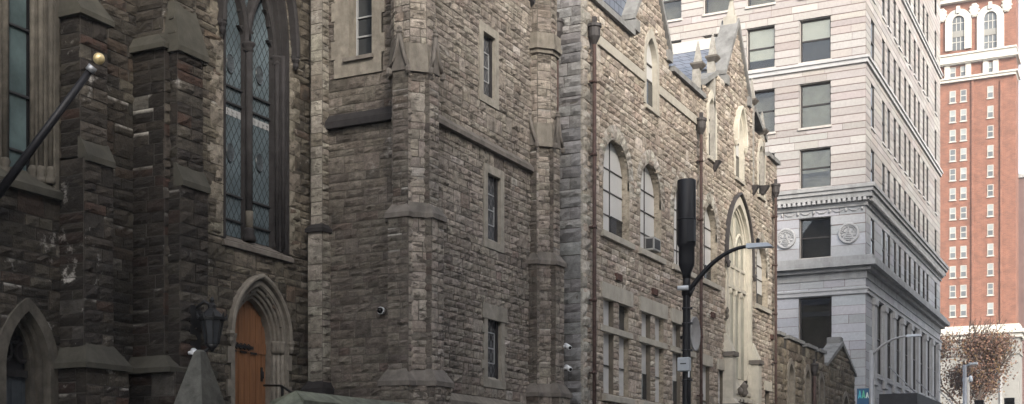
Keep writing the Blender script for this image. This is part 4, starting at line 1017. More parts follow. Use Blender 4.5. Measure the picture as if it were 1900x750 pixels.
mb.box(AX - 10, AX - .4, ay0 + .1, ay1 - .05, 0, 7.2, 1); mb.hexa([(AX - .05, gc - ghw, 7.2), (AX - .05, gc + ghw, 7.2), (AX - .05, gc, 8.4)], [(AX - .5, gc - ghw, 7.2), (AX - .5, gc + ghw, 7.2), (AX - .5, gc, 8.4)], 1)
wall(mb, FYb(ay1), -AX, -AX + 10, 0, 7.3, (), PAL_A, course=(.24, .34), length=(.3, .8), relief=.07)
pa(mb, 'annex_wall', [M['annex_stone'], M['mortar_dark']])
mb = MB()
for a, b_ in ((ay0, ay0 + 1.0), (ay0 + 1.6, ay0 + 4.2), (ay0 + 4.9, ay0 + 6.6), (ay0 + 7.1, ay0 + 8.4)): mb.box(AX - .5, AX + .12, a - .06, b_ + .06, zat_, zat_ + .14)
for sg in (-1, 1): mb.hexa([(AX - .6, gc + sg * (ghw + .1), 7.25), (AX + .12, gc + sg * (ghw + .1), 7.25), (AX + .12, gc, 8.5), (AX - .6, gc, 8.5)][::sg], [(AX - .6, gc + sg * (ghw + .1), 7.4), (AX + .12, gc + sg * (ghw + .1), 7.4), (AX + .12, gc, 8.72), (AX - .6, gc, 8.72)][::sg])
mb.box(AX - .6, AX + .05, gc - .3, gc + .3, 8.55, 8.9)
pa(mb, 'parapet_coping', M['coping'])
mb = MB(); mb.hexa([(AX - .5, gc - ghw, 7.2), (AX - .5, gc + ghw, 7.2), (AX - .5, gc, 8.42)], [(AX - 9.8, gc - ghw, 7.2), (AX - 9.8, gc + ghw, 7.2), (AX - 9.8, gc, 8.42)]); pa(mb, 'annex_roof', M['slate'])
for k, (c, w_, s_, sp, ap) in enumerate(AWn):
    w = MB().build('pointed_window', M['tower_trim'], annex, RA); mb = MB(); mb.ring(fA, arch(c, w_ - .2, s_, sp, ap - .25, 7), arch(c, w_, s_, sp, ap, 7), .09, -.4)
    pa(mb, 'window_surround', M['tower_trim'], w); mb = MB(); mb.fill(fA, arch(c, w_ - .18, s_, sp, ap - .22, 7), -.36); pa(mb, 'panel', M['blind_panel'] if k < 3 else M['dark_glass'], w)
    mb = MB(); mb.fbox(fA, c - w_ + .2, c + w_ - .2, s_ + .5, s_ + 1.7, -.36, -.3); pa(mb, 'lower_sash', M['dark_glass'], w)
downpipe(AX + .16, yat(1511, AX + .16), zX(1511, 684, AX + .16), 0, .08, annex, RA)

# =================================================================== OFFICE TOWER
RO = (-13., 68., 0.); office = thing('office_building', 'pale banded stone office tower with grey granite base, carved medallions and heavy cornices', 'building', RO)
OX, OY = -13.0, 68.0; oxL = -34.; oyR = 95.3; fO, fOs = FY(OY), FX(OX)
def po(mb, name, mats, parent=None): return mb.build(name, mats, parent or office, RO)
colsX = [(xat(1484, OY), xat(1541, OY)), (xat(1386, OY), xat(1437, OY)), (xat(1306, OY), xat(1355, OY)), (xat(1219, OY), xat(1264, OY))]
colsX.append((colsX[3][0] - 3.3, colsX[3][1] - 3.3))
Z1b, Z1t = 13.2, 13.85     # cornice 2
Z2b, Z2t = 16.75, 17.55      # cornice 1
rows = [(17.7, 19.8), (20.95, 23.3), (24.45, 26.75), (27.95, 30.2), (31.4, 33.7), (34.8, 37.1)]
OT = 40.
wn = []
for z0, z1 in rows: wn += [(a, b_, z0, z1) for a, b_ in colsX]
PAL_O = [(4, (0.3815, 0.3597, 0.3452)), (4, (0.4001, 0.3747, 0.3601)), (2, (0.3654, 0.3363, 0.3217)), (2, (0.4211, 0.403, 0.3884)), (1, (0.3682, 0.3318, 0.3136))]
PAL_OG = [(4, (.43, .435, .455)), (4, (.455, .46, .48)), (1.5, (.41, .415, .43))]
kwo = dict(course=(.40, .42), length=(1.0, 2.1), relief=.03, rough=.003, gap=.05, agap=.018, jump=0, nu=1, nv=1)
mb = MB(); wall(mb, fO, oxL, OX, Z2t + .02, OT, [rect(*q) for q in wn], PAL_O, **kwo)
wall(mb, fO, oxL, OX, Z1t, Z2b, [rect(*q[:2], 13.88, 16.1) for q in colsX], PAL_OG, course=(.6, .62), length=(1.2, 2.2), relief=.03, rough=.003, gap=.04, jump=0, nu=1, nv=1)
wall(mb, fO, oxL, OX, 0, Z1b, [rect(a - .05, b_ + .05, 5.2, 11.85) for a, b_ in colsX], PAL_OG, course=(.46, .48), length=(.8, 1.8), relief=.02, rough=.003, gap=.022, jump=0, nu=1, nv=1)
for r_ in range(0): pass
po(mb, 'near_wall', [M['office_stone'], M['groove']])
# street side
pc_ = [73.9 + 3.65 * k for k in range(5)]; cw = [(c + d - .47, c + d + .47) for c in pc_ for d in (-.83, .83)]
cw = [(69.35, 70.4)] + cw + [(92.6, 93.6)]
wns = [(a, b_, z0, z1) for z0, z1 in rows for a, b_ in cw]
mb = MB(); wall(mb, fOs, OY, oyR, Z2t + .02, OT, [rect(*q) for q in wns], PAL_O, **kwo)
wall(mb, fOs, OY, oyR, Z1t, Z2b, [rect(a, b_, 13.95, 16.1) for a, b_ in cw], PAL_OG, course=(.6, .62), length=(1.2, 2.2), relief=.03, rough=.003, gap=.04, jump=0, nu=1, nv=1)
cb_ = [71.6 + 3.0 * k for k in range(8)]
wall(mb, fOs, OY, oyR, 0, Z1b, [rect(a - .95, a + .95, 7.9, 11.85) for a in cb_], PAL_OG, course=(.46, .48), length=(.8, 1.8), relief=.02, rough=.003, gap=.022, jump=0, nu=1, nv=1)
po(mb, 'street_wall', [M['office_stone'], M['groove_grey']])
mb = MB(); mb.box(oxL, OX - .9, OY + .9, oyR - .05, 0, OT); mb.box(oxL, OX - .05, OY + .05, oyR - .05, OT - .1, OT); po(mb, 'inner_core', M['interior'])
mb = MB(); wall(mb, FYb(oyR), -OX, -OX + 10, 0, OT, (), PAL_O, **dict(kwo, length=(2, 4))); po(mb, 'far_wall', [M['office_stone'], M['groove']])
def cornice(zs, name, mat):
    mb = MB()
    for z0, z1, p in zs: mb.box(oxL, OX + p, OY - p, oyR + p, z0, z1) if False else (mb.box(oxL, OX + p, OY - p, OY + .02, z0, z1), mb.box(OX - .02, OX + p, OY + .02, oyR + p, z0, z1))
    return po(mb, name, mat)
cornice([(Z2b - .25, Z2b, .1), (Z2b, Z2b + .15, .22), (Z2b + .15, Z2b + .42, .36), (Z2b + .42, Z2b + .62, .46), (Z2b + .62, Z2t + .02, .54)], 'main_cornice', M['office_cornice'])
mb = MB()
for q in range(80): a = oxL + q * .265; mb.fbox(fO, a, a + .15, Z2b - .02, Z2b + .15, .1, .36)
for q in range(100): a = OY + q * .27; mb.fbox(fOs, a, a + .15, Z2b - .02, Z2b + .15, .1, .36)
po(mb, 'dentils', M['office_trim'])
cornice([(Z1b - .5, Z1b - .1, .06), (Z1b - .1, Z1b + .1, .3), (Z1b + .1, Z1b + .38, .6), (Z1b + .38, Z1t, .42)], 'lower_cornice', M['office_cornice'])
cornice([(11.9, 12.12, .1), (12.12, 12.2, .16)], 'entablature_moulding', M['office_trim'])
cornice([(24.0, 24.22, .12), (24.22, 24.36, .2)], 'sill_band', M['office_trim']); cornice([(31.0, 31.2, .12), (31.2, 31.34, .2)], 'sill_band', M['office_trim'])
# windows near face
r_ = c_ = -1
def owin(fr, a, b_, z0, z1, blind=0., two=True, big=False, ins=.28, lit=None, curtain=False):
    w = MB().build('office_window', M['bronze'], office, RO); t = .07
    mb = MB(); mb.ring(fr, [(a + t, z0 + t), (a + t, z1 - t), (b_ - t, z1 - t), (b_ - t, z0 + t)], [(a, z0), (a, z1), (b_, z1), (b_, z0)], -ins + .06, -ins - .06, -ins - .06)
    mb.fbox(fr, a, b_, z0, z0 + t, -ins - .06, -ins + .06)
    zm = z0 + (z1 - z0) * (.52 if not big else .64)
    mb.fbox(fr, a, b_, zm - .035, zm + .035, -ins - .05, -ins + .05); po(mb, 'window_frame', M['bronze'], w)
    mb = MB()       # stone reveals
    mb.fbox(fr, a - .1, a, z0, z1, -ins - .1, -.0, 0, (.42, .4, .38)); mb.fbox(fr, b_, b_ + .1, z0, z1, -ins - .1, -.0, 0, (.42, .4, .38)); mb.fbox(fr, a - .1, b_ + .1, z1, z1 + .1, -ins - .1, -.0, 0, (.42, .4, .38)); mb.fbox(fr, a - .08, b_ + .08, z0 - .12, z0, -ins - .1, .09, 0, (.5, .47, .44)); po(mb, 'reveal', M['office_stone'], w)
    mb = MB(); mb.fbox(fr, a + t, b_ - t, z0 + t, z1 - t, -ins - .012, -ins); po(mb, 'pane', M['glass'], w)
    if blind: mb = MB(); mb.fbox(fr, a + t, b_ - t, z1 - t - (z1 - z0) * blind, z1 - t, -ins - .06, -ins - .035); po(mb, 'roller_blind', M['blind'] if (r_, c_) not in ((1, 0), (0, 0)) else M['old_blind'], w)
    if curtain:
        mb = MB()
        for q in range(12): x = a + t + q * (b_ - a - 2 * t) / 12; mb.tube([fr.P(x + .06, z0 + t, -ins - .16), fr.P(x + .06, zm, -ins - .16)], .06 + .015 * (q % 3), 6) if q != 8 else None
        po(mb, 'curtain', M['curtain'], w)
    mb = MB(); z = z0 + (z1 - z0) * .8
    mb.fbox(fr, a, b_, z0, z1, -ins - .55, -ins - .5); po(mb, 'room_back', M['interior'] if not lit else lit, w)
    return w
beige = plain('dim_lit_wall', (.3, .285, .24), .9, 0, .3, .6)
blinds = {(2, 0): .45, (2, 1): .72, (1, 0): .93, (1, 1): .0, (0, 0): .55, (3, 0): .5, (2, 2): .93, (2, 3): .93, (3, 1): .45, (3, 2): .45, (3, 3): .4}
for r_, (z0, z1) in enumerate(rows[:5]):
    for c_, (a, b_) in enumerate(colsX[:4]):
        if r_ < 2 and c_ > 1: continue
        owin(fO, a, b_, z0, z1, blinds.get((r_, c_), 0.), lit=beige if (r_, c_) in ((0, 0), (1, 0), (1, 1), (3, 3), (3, 2), (3, 1)) else None)
for r_ in (1, 0):
    for (a, b_) in colsX[2:4]: owin(fO, a, b_, rows[r_][0], rows[r_][1], .4)
for a, b_ in colsX[:4]: owin(fO, a, b_, 13.95, 16.1, 0)
for a, b_ in colsX[:3]: owin(fO, a - .05, b_ + .05, 5.2, 11.85, 0, big=False, curtain=True)
# carved medallions
for xm in ((colsX[0][1] + OX) / 2 + .04, (colsX[0][0] + colsX[1][1]) / 2 - .06):
    for fr, a in ((fO, xm),) :
        mb = MB(); zc = 15.1; rad = .52
        prof = [(rad * 1.06, .0), (rad * 1.06, .1), (rad, .13), (rad * .86, .13), (rad * .84, .07), (0.02, .09)]
        k_ = 24; rings = [[mb.vert(fr.P(a + r_ * cos(2 * pi * j / k_), zc + r_ * sin(2 * pi * j / k_), n)) for j in range(k_)] for r_, n in prof]
        for A, B in zip(rings, rings[1:]):
            for j in range(k_): mb.f.append([A[j], A[(j + 1) % k_], B[(j + 1) % k_], B[j]]); mb.m.append(0); mb.sm.append(False)
        rel = lambda da, dz, w_, h_, n1=.14: mb.hexa([fr.P(a + da - w_, zc + dz - h_, .07), fr.P(a + da + w_, zc + dz - h_, .07), fr.P(a + da + w_, zc + dz + h_, .07), fr.P(a + da - w_, zc + dz + h_, .07)], [fr.P(a + da - w_ * .6, zc + dz - h_ * .6, n1), fr.P(a + da + w_ * .6, zc + dz - h_ * .6, n1), fr.P(a + da + w_ * .6, zc + dz + h_ * .6, n1), fr.P(a + da - w_ * .6, zc + dz + h_ * .6, n1)])
        for q in range(5): rel(0, -.25 + q * .1, .26 - q * .055, .045)
        for q in range(11): t = pi * (.05 + .9 * q / 10); rel(.36 * cos(t), .36 * sin(t), .04, .05)
        for q in (-1, 1): rel(q * .2, .1, .05, .07); rel(q * .3, -.12, .06, .04)
        rel(0, -.36, .14, .04); rel(0, .26, .05, .08)
        po(mb, 'carved_medallion', M['office_trim'])
# garland relief on the frieze
mb = MB()
for q in range(8):
    a = OX - .6 - q * .85; zz = 16.35
    mb.tube([fO.P(a - .28, zz + .06, .03), fO.P(a - .1, zz - .06, .05), fO.P(a + .1, zz - .06, .05), fO.P(a + .28, zz + .06, .03)], .03, 5); mb.tube([fO.P(a + .42, zz - .08, .03), fO.P(a + .42, zz + .1, .03)], .06, 6)
po(mb, 'frieze_relief', M['office_trim'])
# street-side windows
wg = plain('street_pane', (.05, .053, .055), .06, 0, .35, .5, 0, .7)
def swin(a, b_, z0, z1, n=-.07, name='street_window'):
    mb = MB(); mb.fbox(fOs, a - .06, a, z0, z1, n - .05, 0, 1); mb.fbox(fOs, b_, b_ + .06, z0, z1, n - .05, 0, 1); mb.fbox(fOs, a - .06, b_ + .06, z1, z1 + .06, n - .05, 0, 1); mb.fbox(fOs, a - .06, b_ + .06, z0 - .1, z0, n - .05, .07, 1)
    mb.fbox(fOs, a, b_, (z0 + z1) / 2 - .03, (z0 + z1) / 2 + .03, n, n + .05, 0); mb.fbox(fOs, a, a + .05, z0, z1, n, n + .05, 0); mb.fbox(fOs, b_ - .05, b_, z0, z1, n, n + .05, 0)
    w = po(mb, name, [M['bronze'], M['office_trim']]); mb = MB(); mb.fbox(fOs, a, b_, z0, z1, n - .03, n); po(mb, 'pane', wg, w)
for z0, z1 in rows[:5]:
    for a, b_ in cw: swin(a, b_, z0, z1)
for a, b_ in cw: swin(a, b_, 13.95, 16.1)
for a in cb_: swin(a - .95, a + .95, 7.9, 11.85, -.12, 'tall_street_window')
for k in range(9):      # pilasters between the tall windows
    y = 70.1 + 3.0 * k; p = MB().build('pilaster', M['office_trim'], office, RO); mb = MB(); mb.fbox(fOs, y - .38, y + .38, 7.2, 11.5, 0, .13); mb.fbox(fOs, y - .3, y + .3, 0, 7.2, 0, .12); po(mb, 'pilaster_shaft', M['office_trim'], p)
    mb = MB(); mb.fbox(fOs, y - .45, y + .45, 11.5, 11.88, 0, .2); mb.fbox(fOs, y - .44, y + .44, 7.2, 7.45, 0, .19); po(mb, 'capital', M['office_trim'], p)
mb = MB()
for a in cb_: mb.wedge(fOs, a - 1.0, a + 1.0, 7.62, 7.9, -.3, .12, .14)
po(mb, 'sill_course', M['office_trim'])
# street canopy
cpy = thing('street_canopy', 'long dark entrance canopy over the pavement along the office tower', 'canopy', (OX + .3, 82, 5.8)); mb = MB()
y0, y1 = 69.5, 96; zc_ = 6.55
mb.box(OX + .42, OX + 2.3, y0, y1, zc_ - .1, zc_ + .05); mb.build('canopy_roof', M['dark_coping'], cpy, (OX + .3, 82, 5.8)); mb = MB(); mb.box(OX + 2.3, OX + 2.38, y0, y1, zc_ - .5, zc_ + .12); mb.box(OX + .42, OX + 2.38, y0 - .08, y0, zc_ - .5, zc_ + .12); mb.build('fascia', M['dark_coping'], cpy, (OX + .3, 82, 5.8))
mb = MB()
for y in (72.5, 82, 92): mb.tube([(OX + .4, y, 8.4), (OX + 2.1, y + .0, zc_ + .05)], .04, 6)
mb.build('tie_rods', M['galv'], cpy, (OX + .3, 82, 5.8))

# =================================================================== HOTEL
RH = (-22., 195., 0.); hotel = thing('brick_hotel', 'tall red brick hotel with white trim, arched top windows and pale stone base', 'building', RH)
HY = 195.; fH = FY(HY); hxL, hxR = -48., xat(1885, HY)
def ph(mb, name, mats, parent=None): return mb.build(name, mats, parent or hotel, RH)
hz_base = zY(1840, 627, HY); mb = MB()
sx = lambda u: xat(u, HY); sz = lambda u, v: zY(u, v, HY)
mb.box(hxL, hxR, HY, HY + 4.2, hz_base, 74.5); ph(mb, 'brick_wall', M['brick'])
mb = MB(); mb.box(hxL, xat(1891, HY), HY - .25, HY + 5.2, 0, hz_base); ph(mb, 'stone_base', M['hotel_base'])
mb = MB()
for v0, v1, p in ((603, 614, .35), (614, 620, 1.2), (620, 628, .7)): mb.box(hxL, sx(1887) + p, HY - p, HY + 4.2 + p, sz(1840, v1), sz(1840, v0))
ph(mb, 'base_cornice', M['white_terra'])
mb = MB(); mb.box(hxL, sx(1893), HY - .5, HY + 5, sz(1840, 659), sz(1840, 655)); ph(mb, 'base_band', M['hotel_base'])
mb = MB(); mb.box(sx(1803), sx(1807), HY - .28, HY + .1, hz_base + 2, sz(1804, 150)); mb.box(sx(1856), sx(1859), HY - .28, HY + .1, hz_base + 2, sz(1858, 150)); ph(mb, 'brick_pilaster', M['brick'])
for za_, zb_, p, nm in ((sz(1800, 150), sz(1800, 142), .5, 'white_band'), (sz(1800, 118), sz(1800, 113), .6, 'white_band'), (sz(1800, 112), sz(1800, 97), .25, 'white_band'), (sz(1800, 3), sz(1800, -8), .8, 'roof_cornice')):
    mb = MB(); mb.box(hxL, hxR + .05, HY - p, HY + 4.2, za_, zb_); mb.box(hxL, hxR + p * .6, HY - p - .2, HY + 4.2, zb_ - .25, zb_) ; ph(mb, nm, M['white_terra'])
mb = MB()
for q in range(40): mb.box(hxL + q * .8, hxL + q * .8 + .4, HY - 1.3, HY - .8, 73.4, 73.9)
mb.box(hxL, hxR + 1, HY - 1.6, HY + 4.6, 73.95, 74.6); ph(mb, 'modillions', M['white_terra'])
hcols = [(1763, 1772.5), (1783, 1792.5), (1833, 1842.5)]
hrows = [sz(1800, 176 + 36.3 * k) for k in range(12)]
hg = [plain('hotel_pane', (.12, .135, .145), .1, 0, .4, .3, 0, .6), plain('hotel_pane_blind', (.3, .33, .335), .3, 0, .25, .3, 0, .5)]
def hwin(u0, u1, zc, hh, trim=False, first=False):
    a, b_ = sx(u0 - .9), sx(u1 + .9); w = MB().build('hotel_window', M['hotel_sash'], hotel, RH); t = .09
    mb = MB(); mb.ring(fH, [(a + t, zc - hh + t), (a + t, zc + hh - t), (b_ - t, zc + hh - t), (b_ - t, zc - hh + t)], [(a, zc - hh), (a, zc + hh), (b_, zc + hh), (b_, zc - hh)], .06, .01, 0)
    mb.fbox(fH, a, b_, zc - hh, zc - hh + t, 0, .06); mb.fbox(fH, a, b_, zc - .06, zc + .06, .01, .05); mb.fbox(fH, a - .1, b_ + .1, zc - hh - .15, zc - hh, 0, .16)
    ph(mb, 'sash_frame', M['hotel_sash'], w)
    mb = MB(); mb.fbox(fH, a + .02, b_ - .02, zc - hh + .02, zc, .0, .02, 0); mb.fbox(fH, a + .02, b_ - .02, zc, zc + hh - .02, .0, .02, 1 if R.random() < .75 else 0); ph(mb, 'pane', hg, w)
for z in hrows:
    for u0, u1 in hcols: hwin(u0, u1, z, .86)
    for d in (6.9,):
        a0 = sx(1763) - d; mb = None
zt2 = sz(1800, 131)
for u0, u1 in hcols: hwin(u0, u1, zt2, .8)
mb = MB()
for u0, u1 in ((1753, 1802), (1824, 1853)):
    a, b_ = sx(u0), sx(u1); mb.ring(fH, [(a + .75, zt2 - 1.1), (a + .75, zt2 + 1.05), (b_ - .75, zt2 + 1.05), (b_ - .75, zt2 - 1.1)], [(a, zt2 - 1.3), (a, zt2 + 1.75), (b_, zt2 + 1.75), (b_, zt2 - 1.3)], .3, 0, 0)
ph(mb, 'ornate_surround', M['white_terra'])
for u0, u1, vt in ((1767, 1790, 32), (1826, 1850, 24)):
    a, b_ = sx(u0), sx(u1); c = (a + b_) / 2; w_ = (b_ - a) / 2; z0 = sz(u0, 95); zt_ = sz(c and u0, vt); w = MB().build('arched_hotel_window', M['white_terra'], hotel, RH)
    mb = MB(); mb.ring(fH, arch(c, w_, z0, zt_ - w_, zt_, 8), arch(c, w_ + .95, z0, zt_ - w_, zt_ + .95, 8), .35, 0, 0); mb.fbox(fH, c - .25, c + .25, zt_ + .3, zt_ + 1.3, .3, .6); ph(mb, 'white_arch', M['white_terra'], w)
    mb = MB(); mb.fill(fH, arch(c, w_, z0, zt_ - w_, zt_, 8), .03); ph(mb, 'pane', hg[0], w)
    mb = MB(); zm = (z0 + zt_) / 2 - .1; mb.fbox(fH, c - w_, c + w_, zm - .5, zm + .4, .03, .15); ph(mb, 'spandrel', M['hotel_base'], w)
    mb = MB()
    for q in (-.33, .33): mb.fbox(fH, c + q * w_ - .05, c + q * w_ + .05, z0, zt_ - .3, .03, .1)
    mb.fbox(fH, c - w_, c + w_, z0 + 1.1, z0 + 1.2, .03, .1); mb.fbox(fH, c - w_, c + w_, zm + 1.5, zm + 1.6, .03, .1); ph(mb, 'glazing_bars', M['hotel_sash'], w)
for u_, v_ in ((1748, 30), (1808, 20), (1868, 10)):
    x, z = sx(u_), sz(u_, v_); mb = MB(); mb.fbox(fH, x - .5, x + .5, z - .7, z + .6, 0, .35)
    for q in range(10): t = 2 * pi * q / 10; mb.tube([fH.P(x + .5 * cos(t), z + .75 * sin(t), .1), fH.P(x + .6 * cos(t), z + .9 * sin(t), .35)], [.3, .18], 6)
    ph(mb, 'cartouche', M['white_terra'])
for u0, u1, va, vb in ((1838, 1853, 636, 656), (1838, 1853, 678, 702)): 
    a, b_ = sx(u0), sx(u1); z0, z1 = sz(u0, vb), sz(u0, va); w = MB().build('base_window', M['hotel_base'], hotel, RH)
    mb = MB(); mb.ring(FY(HY - .25), [(a, z0), (a, z1), (b_, z1), (b_, z0)], [(a - .3, z0 - .3), (a - .3, z1 + .3), (b_ + .3, z1 + .3), (b_ + .3, z0 - .3)], .15, 0, 0); mb.fbox(FY(HY - .25), a, b_, (z0 + z1) / 2 - .05, (z0 + z1) / 2 + .05, .01, .06); ph(mb, 'window_surround', M['hotel_base'], w)
    mb = MB(); mb.fbox(FY(HY - .25), a, b_, z0, z1, 0, .02); ph(mb, 'pane', hg[0], w)
mb = MB(); a = sx(1858); mb.box(a - .15, a + .15, HY - .5, HY - .2, 0, sz(1858, 660)); ph(mb, 'base_pipe', M['office_cornice'])
# brown block added beyond the hotel in place of its side lost in glare
bf = thing('hotel_side_standin', 'brown block added past the brick hotel in place of its own glare-washed side', 'building', (-12, 225, 0)); mb = MB()
zf = zY(1895, 330, 225.); mb.box(-24, -4, 225, 245, 0, zf); mb.build('far_wall', M['brown_far'], bf, (-12, 225, 0)); mb = MB(); mb.box(-24.2, -3.8, 224.7, 245, zf, zf + .6); mb.build('far_cornice', M['office_cornice'], bf, (-12, 225, 0))
mb = MB()
for q in range(14):
    for x in (-20, -16.6, -13.2, -9.8, -6.4): mb.box(x, x + 1.2, 224.94, 225.02, 4 + q * 3.2, 6 + q * 3.2)
mb.build('far_windows', hg[0], bf, (-12, 225, 0))

# =================================================================== STREET THINGS
def cyl_box(mb, x0, x1, y0, y1, z0, z1, b=.02): mb.frust((x0 + b, x1 - b, y0 + b, y1 - b), (x0, x1, y0, y1), z0, z0 + b); mb.box(x0, x1, y0, y1, z0 + b, z1 - b); mb.frust((x0, x1, y0, y1), (x0 + b, x1 - b, y0 + b, y1 - b), z1 - b, z1)
LX = -9.4; LY = yat(1274, LX); RL = (LX, LY, .13)
lamp = thing('street_lamp', 'black street lamp pole topped by a tall black antenna cylinder with curved arm', 'street lamp', RL, 'street lamps along the kerb')
zl = lambda v: zX(1272, v, LX)
def pl(mb, n, m, p=None): return mb.build(n, m, p or lamp, RL)
mb = MB(); mb.lathe([(.2, .13), (.2, .3), (.11, .4), (.105, 3), (.085, zl(530)), (.085, zl(500))], LX, LY, 16); pl(mb, 'pole', M['black_paint'])
mb = MB(); r0 = .215; mb.lathe([(.09, zl(516)), (.1, zl(508)), (.175, zl(492)), (.185, zl(488)), (.185, zl(458)), (.2, zl(456)), (r0, zl(452)), (r0, zl(335)), (r0 - .01, zl(333.5)), (.05, zl(332.5))], LX, LY, 28); ah = pl(mb, 'antenna_housing', M['black_paint'])
mb = MB(); mb.lathe([(r0 + .008, zl(408)), (r0 + .008, zl(405.5))], LX, LY, 28); mb.box(LX + .06, LX + .24, LY - .2, LY - .06, zl(450), zl(410)); pl(mb, 'access_panel', M['black_paint'], ah)
for zz in (zl(650), zl(600), zl(572), zl(705)): mb = MB(); mb.lathe([(.112, zz - .02), (.116, zz), (.112, zz + .02)], LX, LY, 14); mb.box(LX + .09, LX + .14, LY - .03, LY + .03, zz - .025, zz + .025); pl(mb, 'strap', M['galv_dark'])
mb = MB(); mb.tube([(LX + .06, LY - .1, zl(745)), (LX + .07, LY - .105, zl(690)), (LX + .05, LY - .1, zl(640)), (LX + .03, LY - .11, zl(548))], .014, 6); pl(mb, 'cable', M['iron'])
mb = MB(); ax1 = xat(1390, LY); pts = []
zs, ze = zl(541), zX(1390, 457, LX) * 1.0; ze = EYE + (HZ - 457) / F * LY / ray(1390)[1]
for q in range(13): t = q / 12; pts.append((LX + .05 + (ax1 - LX - .05) * t, LY, zs + (ze - zs) * (1 - (1 - t) ** 2.1)))
mb.tube(pts, [.06 - .022 * q / 12 for q in range(13)], 10); mb.tube([(LX, LY, zl(560)), (LX + .18, LY, zl(533))], .035, 8); mb.lathe([(.115, zl(548)), (.115, zl(528))], LX, LY, 14); pl(mb, 'arm', M['black_paint'])
lx = xat(1406, LY)
mb = MB(); fl = FY(LY)
mb.hexa([(ax1 - .05, LY - .09, ze - .05), (ax1 + .55, LY - .13, ze - .06), (ax1 + .55, LY + .13, ze - .06), (ax1 - .05, LY + .09, ze - .05)], [(ax1 - .05, LY - .06, ze + .06), (ax1 + .45, LY - .1, ze + .03), (ax1 + .45, LY + .1, ze + .03), (ax1 - .05, LY + .06, ze + .06)]); pl(mb, 'luminaire', M['led'])
mb = MB(); mb.lathe([(.04, ze + .04), (.045, ze + .13), (.03, ze + .16)], ax1 + .2, LY, 8); pl(mb, 'photocell', M['iron'])
cz = zl(535)
cam = thing('pole_camera', 'white camera clamped to the black street lamp pole below its arm', 'camera', (LX, LY - .12, cz)); rc = (LX, LY - .12, cz)
mb = MB(); mb.tube([(LX - .16, LY - .16, cz), (LX + .08, LY - .12, cz)], .055, 10); mb.box(LX - .03, LX + .03, LY - .14, LY, cz - .04, cz + .04); mb.build('camera_body', M['camera_white'], cam, rc); mb = MB(); mb.tube([(LX - .175, LY - .163, cz), (LX - .158, LY - .16, cz)], .042, 10); mb.build('lens', M['camera_black'], cam, rc)
bz = zl(677); ctl = thing('control_box', 'pale grey control box strapped to the black lamp pole', 'box', (LX, LY - .12, bz)); rc = (LX, LY - .12, bz)
mb = MB(); cyl_box(mb, LX - .14, LX + .14, LY - .24, LY - .1, bz - .16, bz + .16); mb.box(LX - .08, LX + .08, LY - .14, LY, bz - .1, bz - .06); mb.build('enclosure', plain('pale_grey_box', (.42, .45, .48), .5, 0, .05), ctl, rc)
mb = MB(); mb.box(LX - .07, LX + .07, LY - .243, LY - .24, bz + .0, bz + .025); mb.build('label_strip', M['dark_coping'], ctl, rc); mb = MB(); mb.box(LX + .1, LX + .13, LY - .2, LY - .17, bz - .3, bz - .14); mb.build('conduit', M['camera_white'], ctl, rc)

# second lamp
L2Y = yat(1617, LX); R2 = (LX, L2Y, .13); lamp2 = thing('street_lamp', 'slim grey street lamp with curved arm in front of the office tower columns', 'street lamp', R2, 'street lamps along the kerb')
mb = MB(); z2 = zX(1617, 655, LX); mb.lathe([(.2, .13), (.2, .4), (.12, .5), (.085, z2 + .1)], LX, L2Y, 14); mb.build('pole', M['galv'], lamp2, R2)
mb = MB(); x2 = xat(1685, L2Y); z2e = EYE + (HZ - 624) / F * L2Y / ray(1685)[1]
pts = [(LX + (x2 - LX) * q / 10, L2Y, z2 - .1 + (z2e - z2 + .1) * (1 - (1 - q / 10) ** 2.2)) for q in range(11)]; mb.tube(pts, [.055 - .02 * q / 10 for q in range(11)], 8); mb.build('arm', M['galv'], lamp2, R2)
mb = MB(); mb.hexa([(x2 - .05, L2Y - .1, z2e - .03), (x2 + .5, L2Y - .13, z2e - .02), (x2 + .5, L2Y + .13, z2e - .02), (x2 - .05, L2Y + .1, z2e - .03)], [(x2 - .05, L2Y - .06, z2e + .06), (x2 + .45, L2Y - .1, z2e + .06), (x2 + .45, L2Y + .1, z2e + .06), (x2 - .05, L2Y + .06, z2e + .06)]); mb.build('luminaire', M['led'], lamp2, R2)
# banner on that pole
bx0, bx1 = xat(1590, L2Y - .0), xat(1613, L2Y); bt_, bb_ = zY(1600, 721, L2Y), zY(1600, 775, L2Y); rb = (LX, L2Y, bb_)
ban = thing('street_banner', 'small blue banner with three teal peaked shapes hung on the grey lamp pole', 'banner', rb)
mb = MB(); mb.box(bx0, bx1, L2Y - .012, L2Y + .012, bb_, bt_); mb.build('banner_cloth', M['banner'], ban, rb)
mb = MB(); mb.box(bx0, LX, L2Y - .02, L2Y + .02, bt_, bt_ + .03); mb.box(bx0, LX, L2Y - .02, L2Y + .02, bb_ - .03, bb_); mb.build('banner_bracket', M['galv'], ban, rb)
for q, mm in enumerate(('banner_teal', 'banner_green', 'banner_pale')):
    mb = MB(); x = bx0 + .12 + q * .14; zb = bt_ - .38; y = L2Y - .016; k = .3 if q < 2 else .22
    mb.face([(x - .07, y, zb), (x - .03, y, zb), (x - .0, y, zb + k * .7), (x - .02, y, zb + k)]); mb.face([(x + .02, y, zb), (x + .06, y, zb), (x + .01, y, zb + k), (x - .02, y, zb + k), (x - .0, y, zb + k * .7)]); mb.face([(x - .03, y - .001, zb + .06), (x + .03, y - .001, zb + .06), (x + .025, y - .001, zb + .1), (x - .02, y - .001, zb + .1)]); mb.build('banner_mark', M[mm], ban, rb)
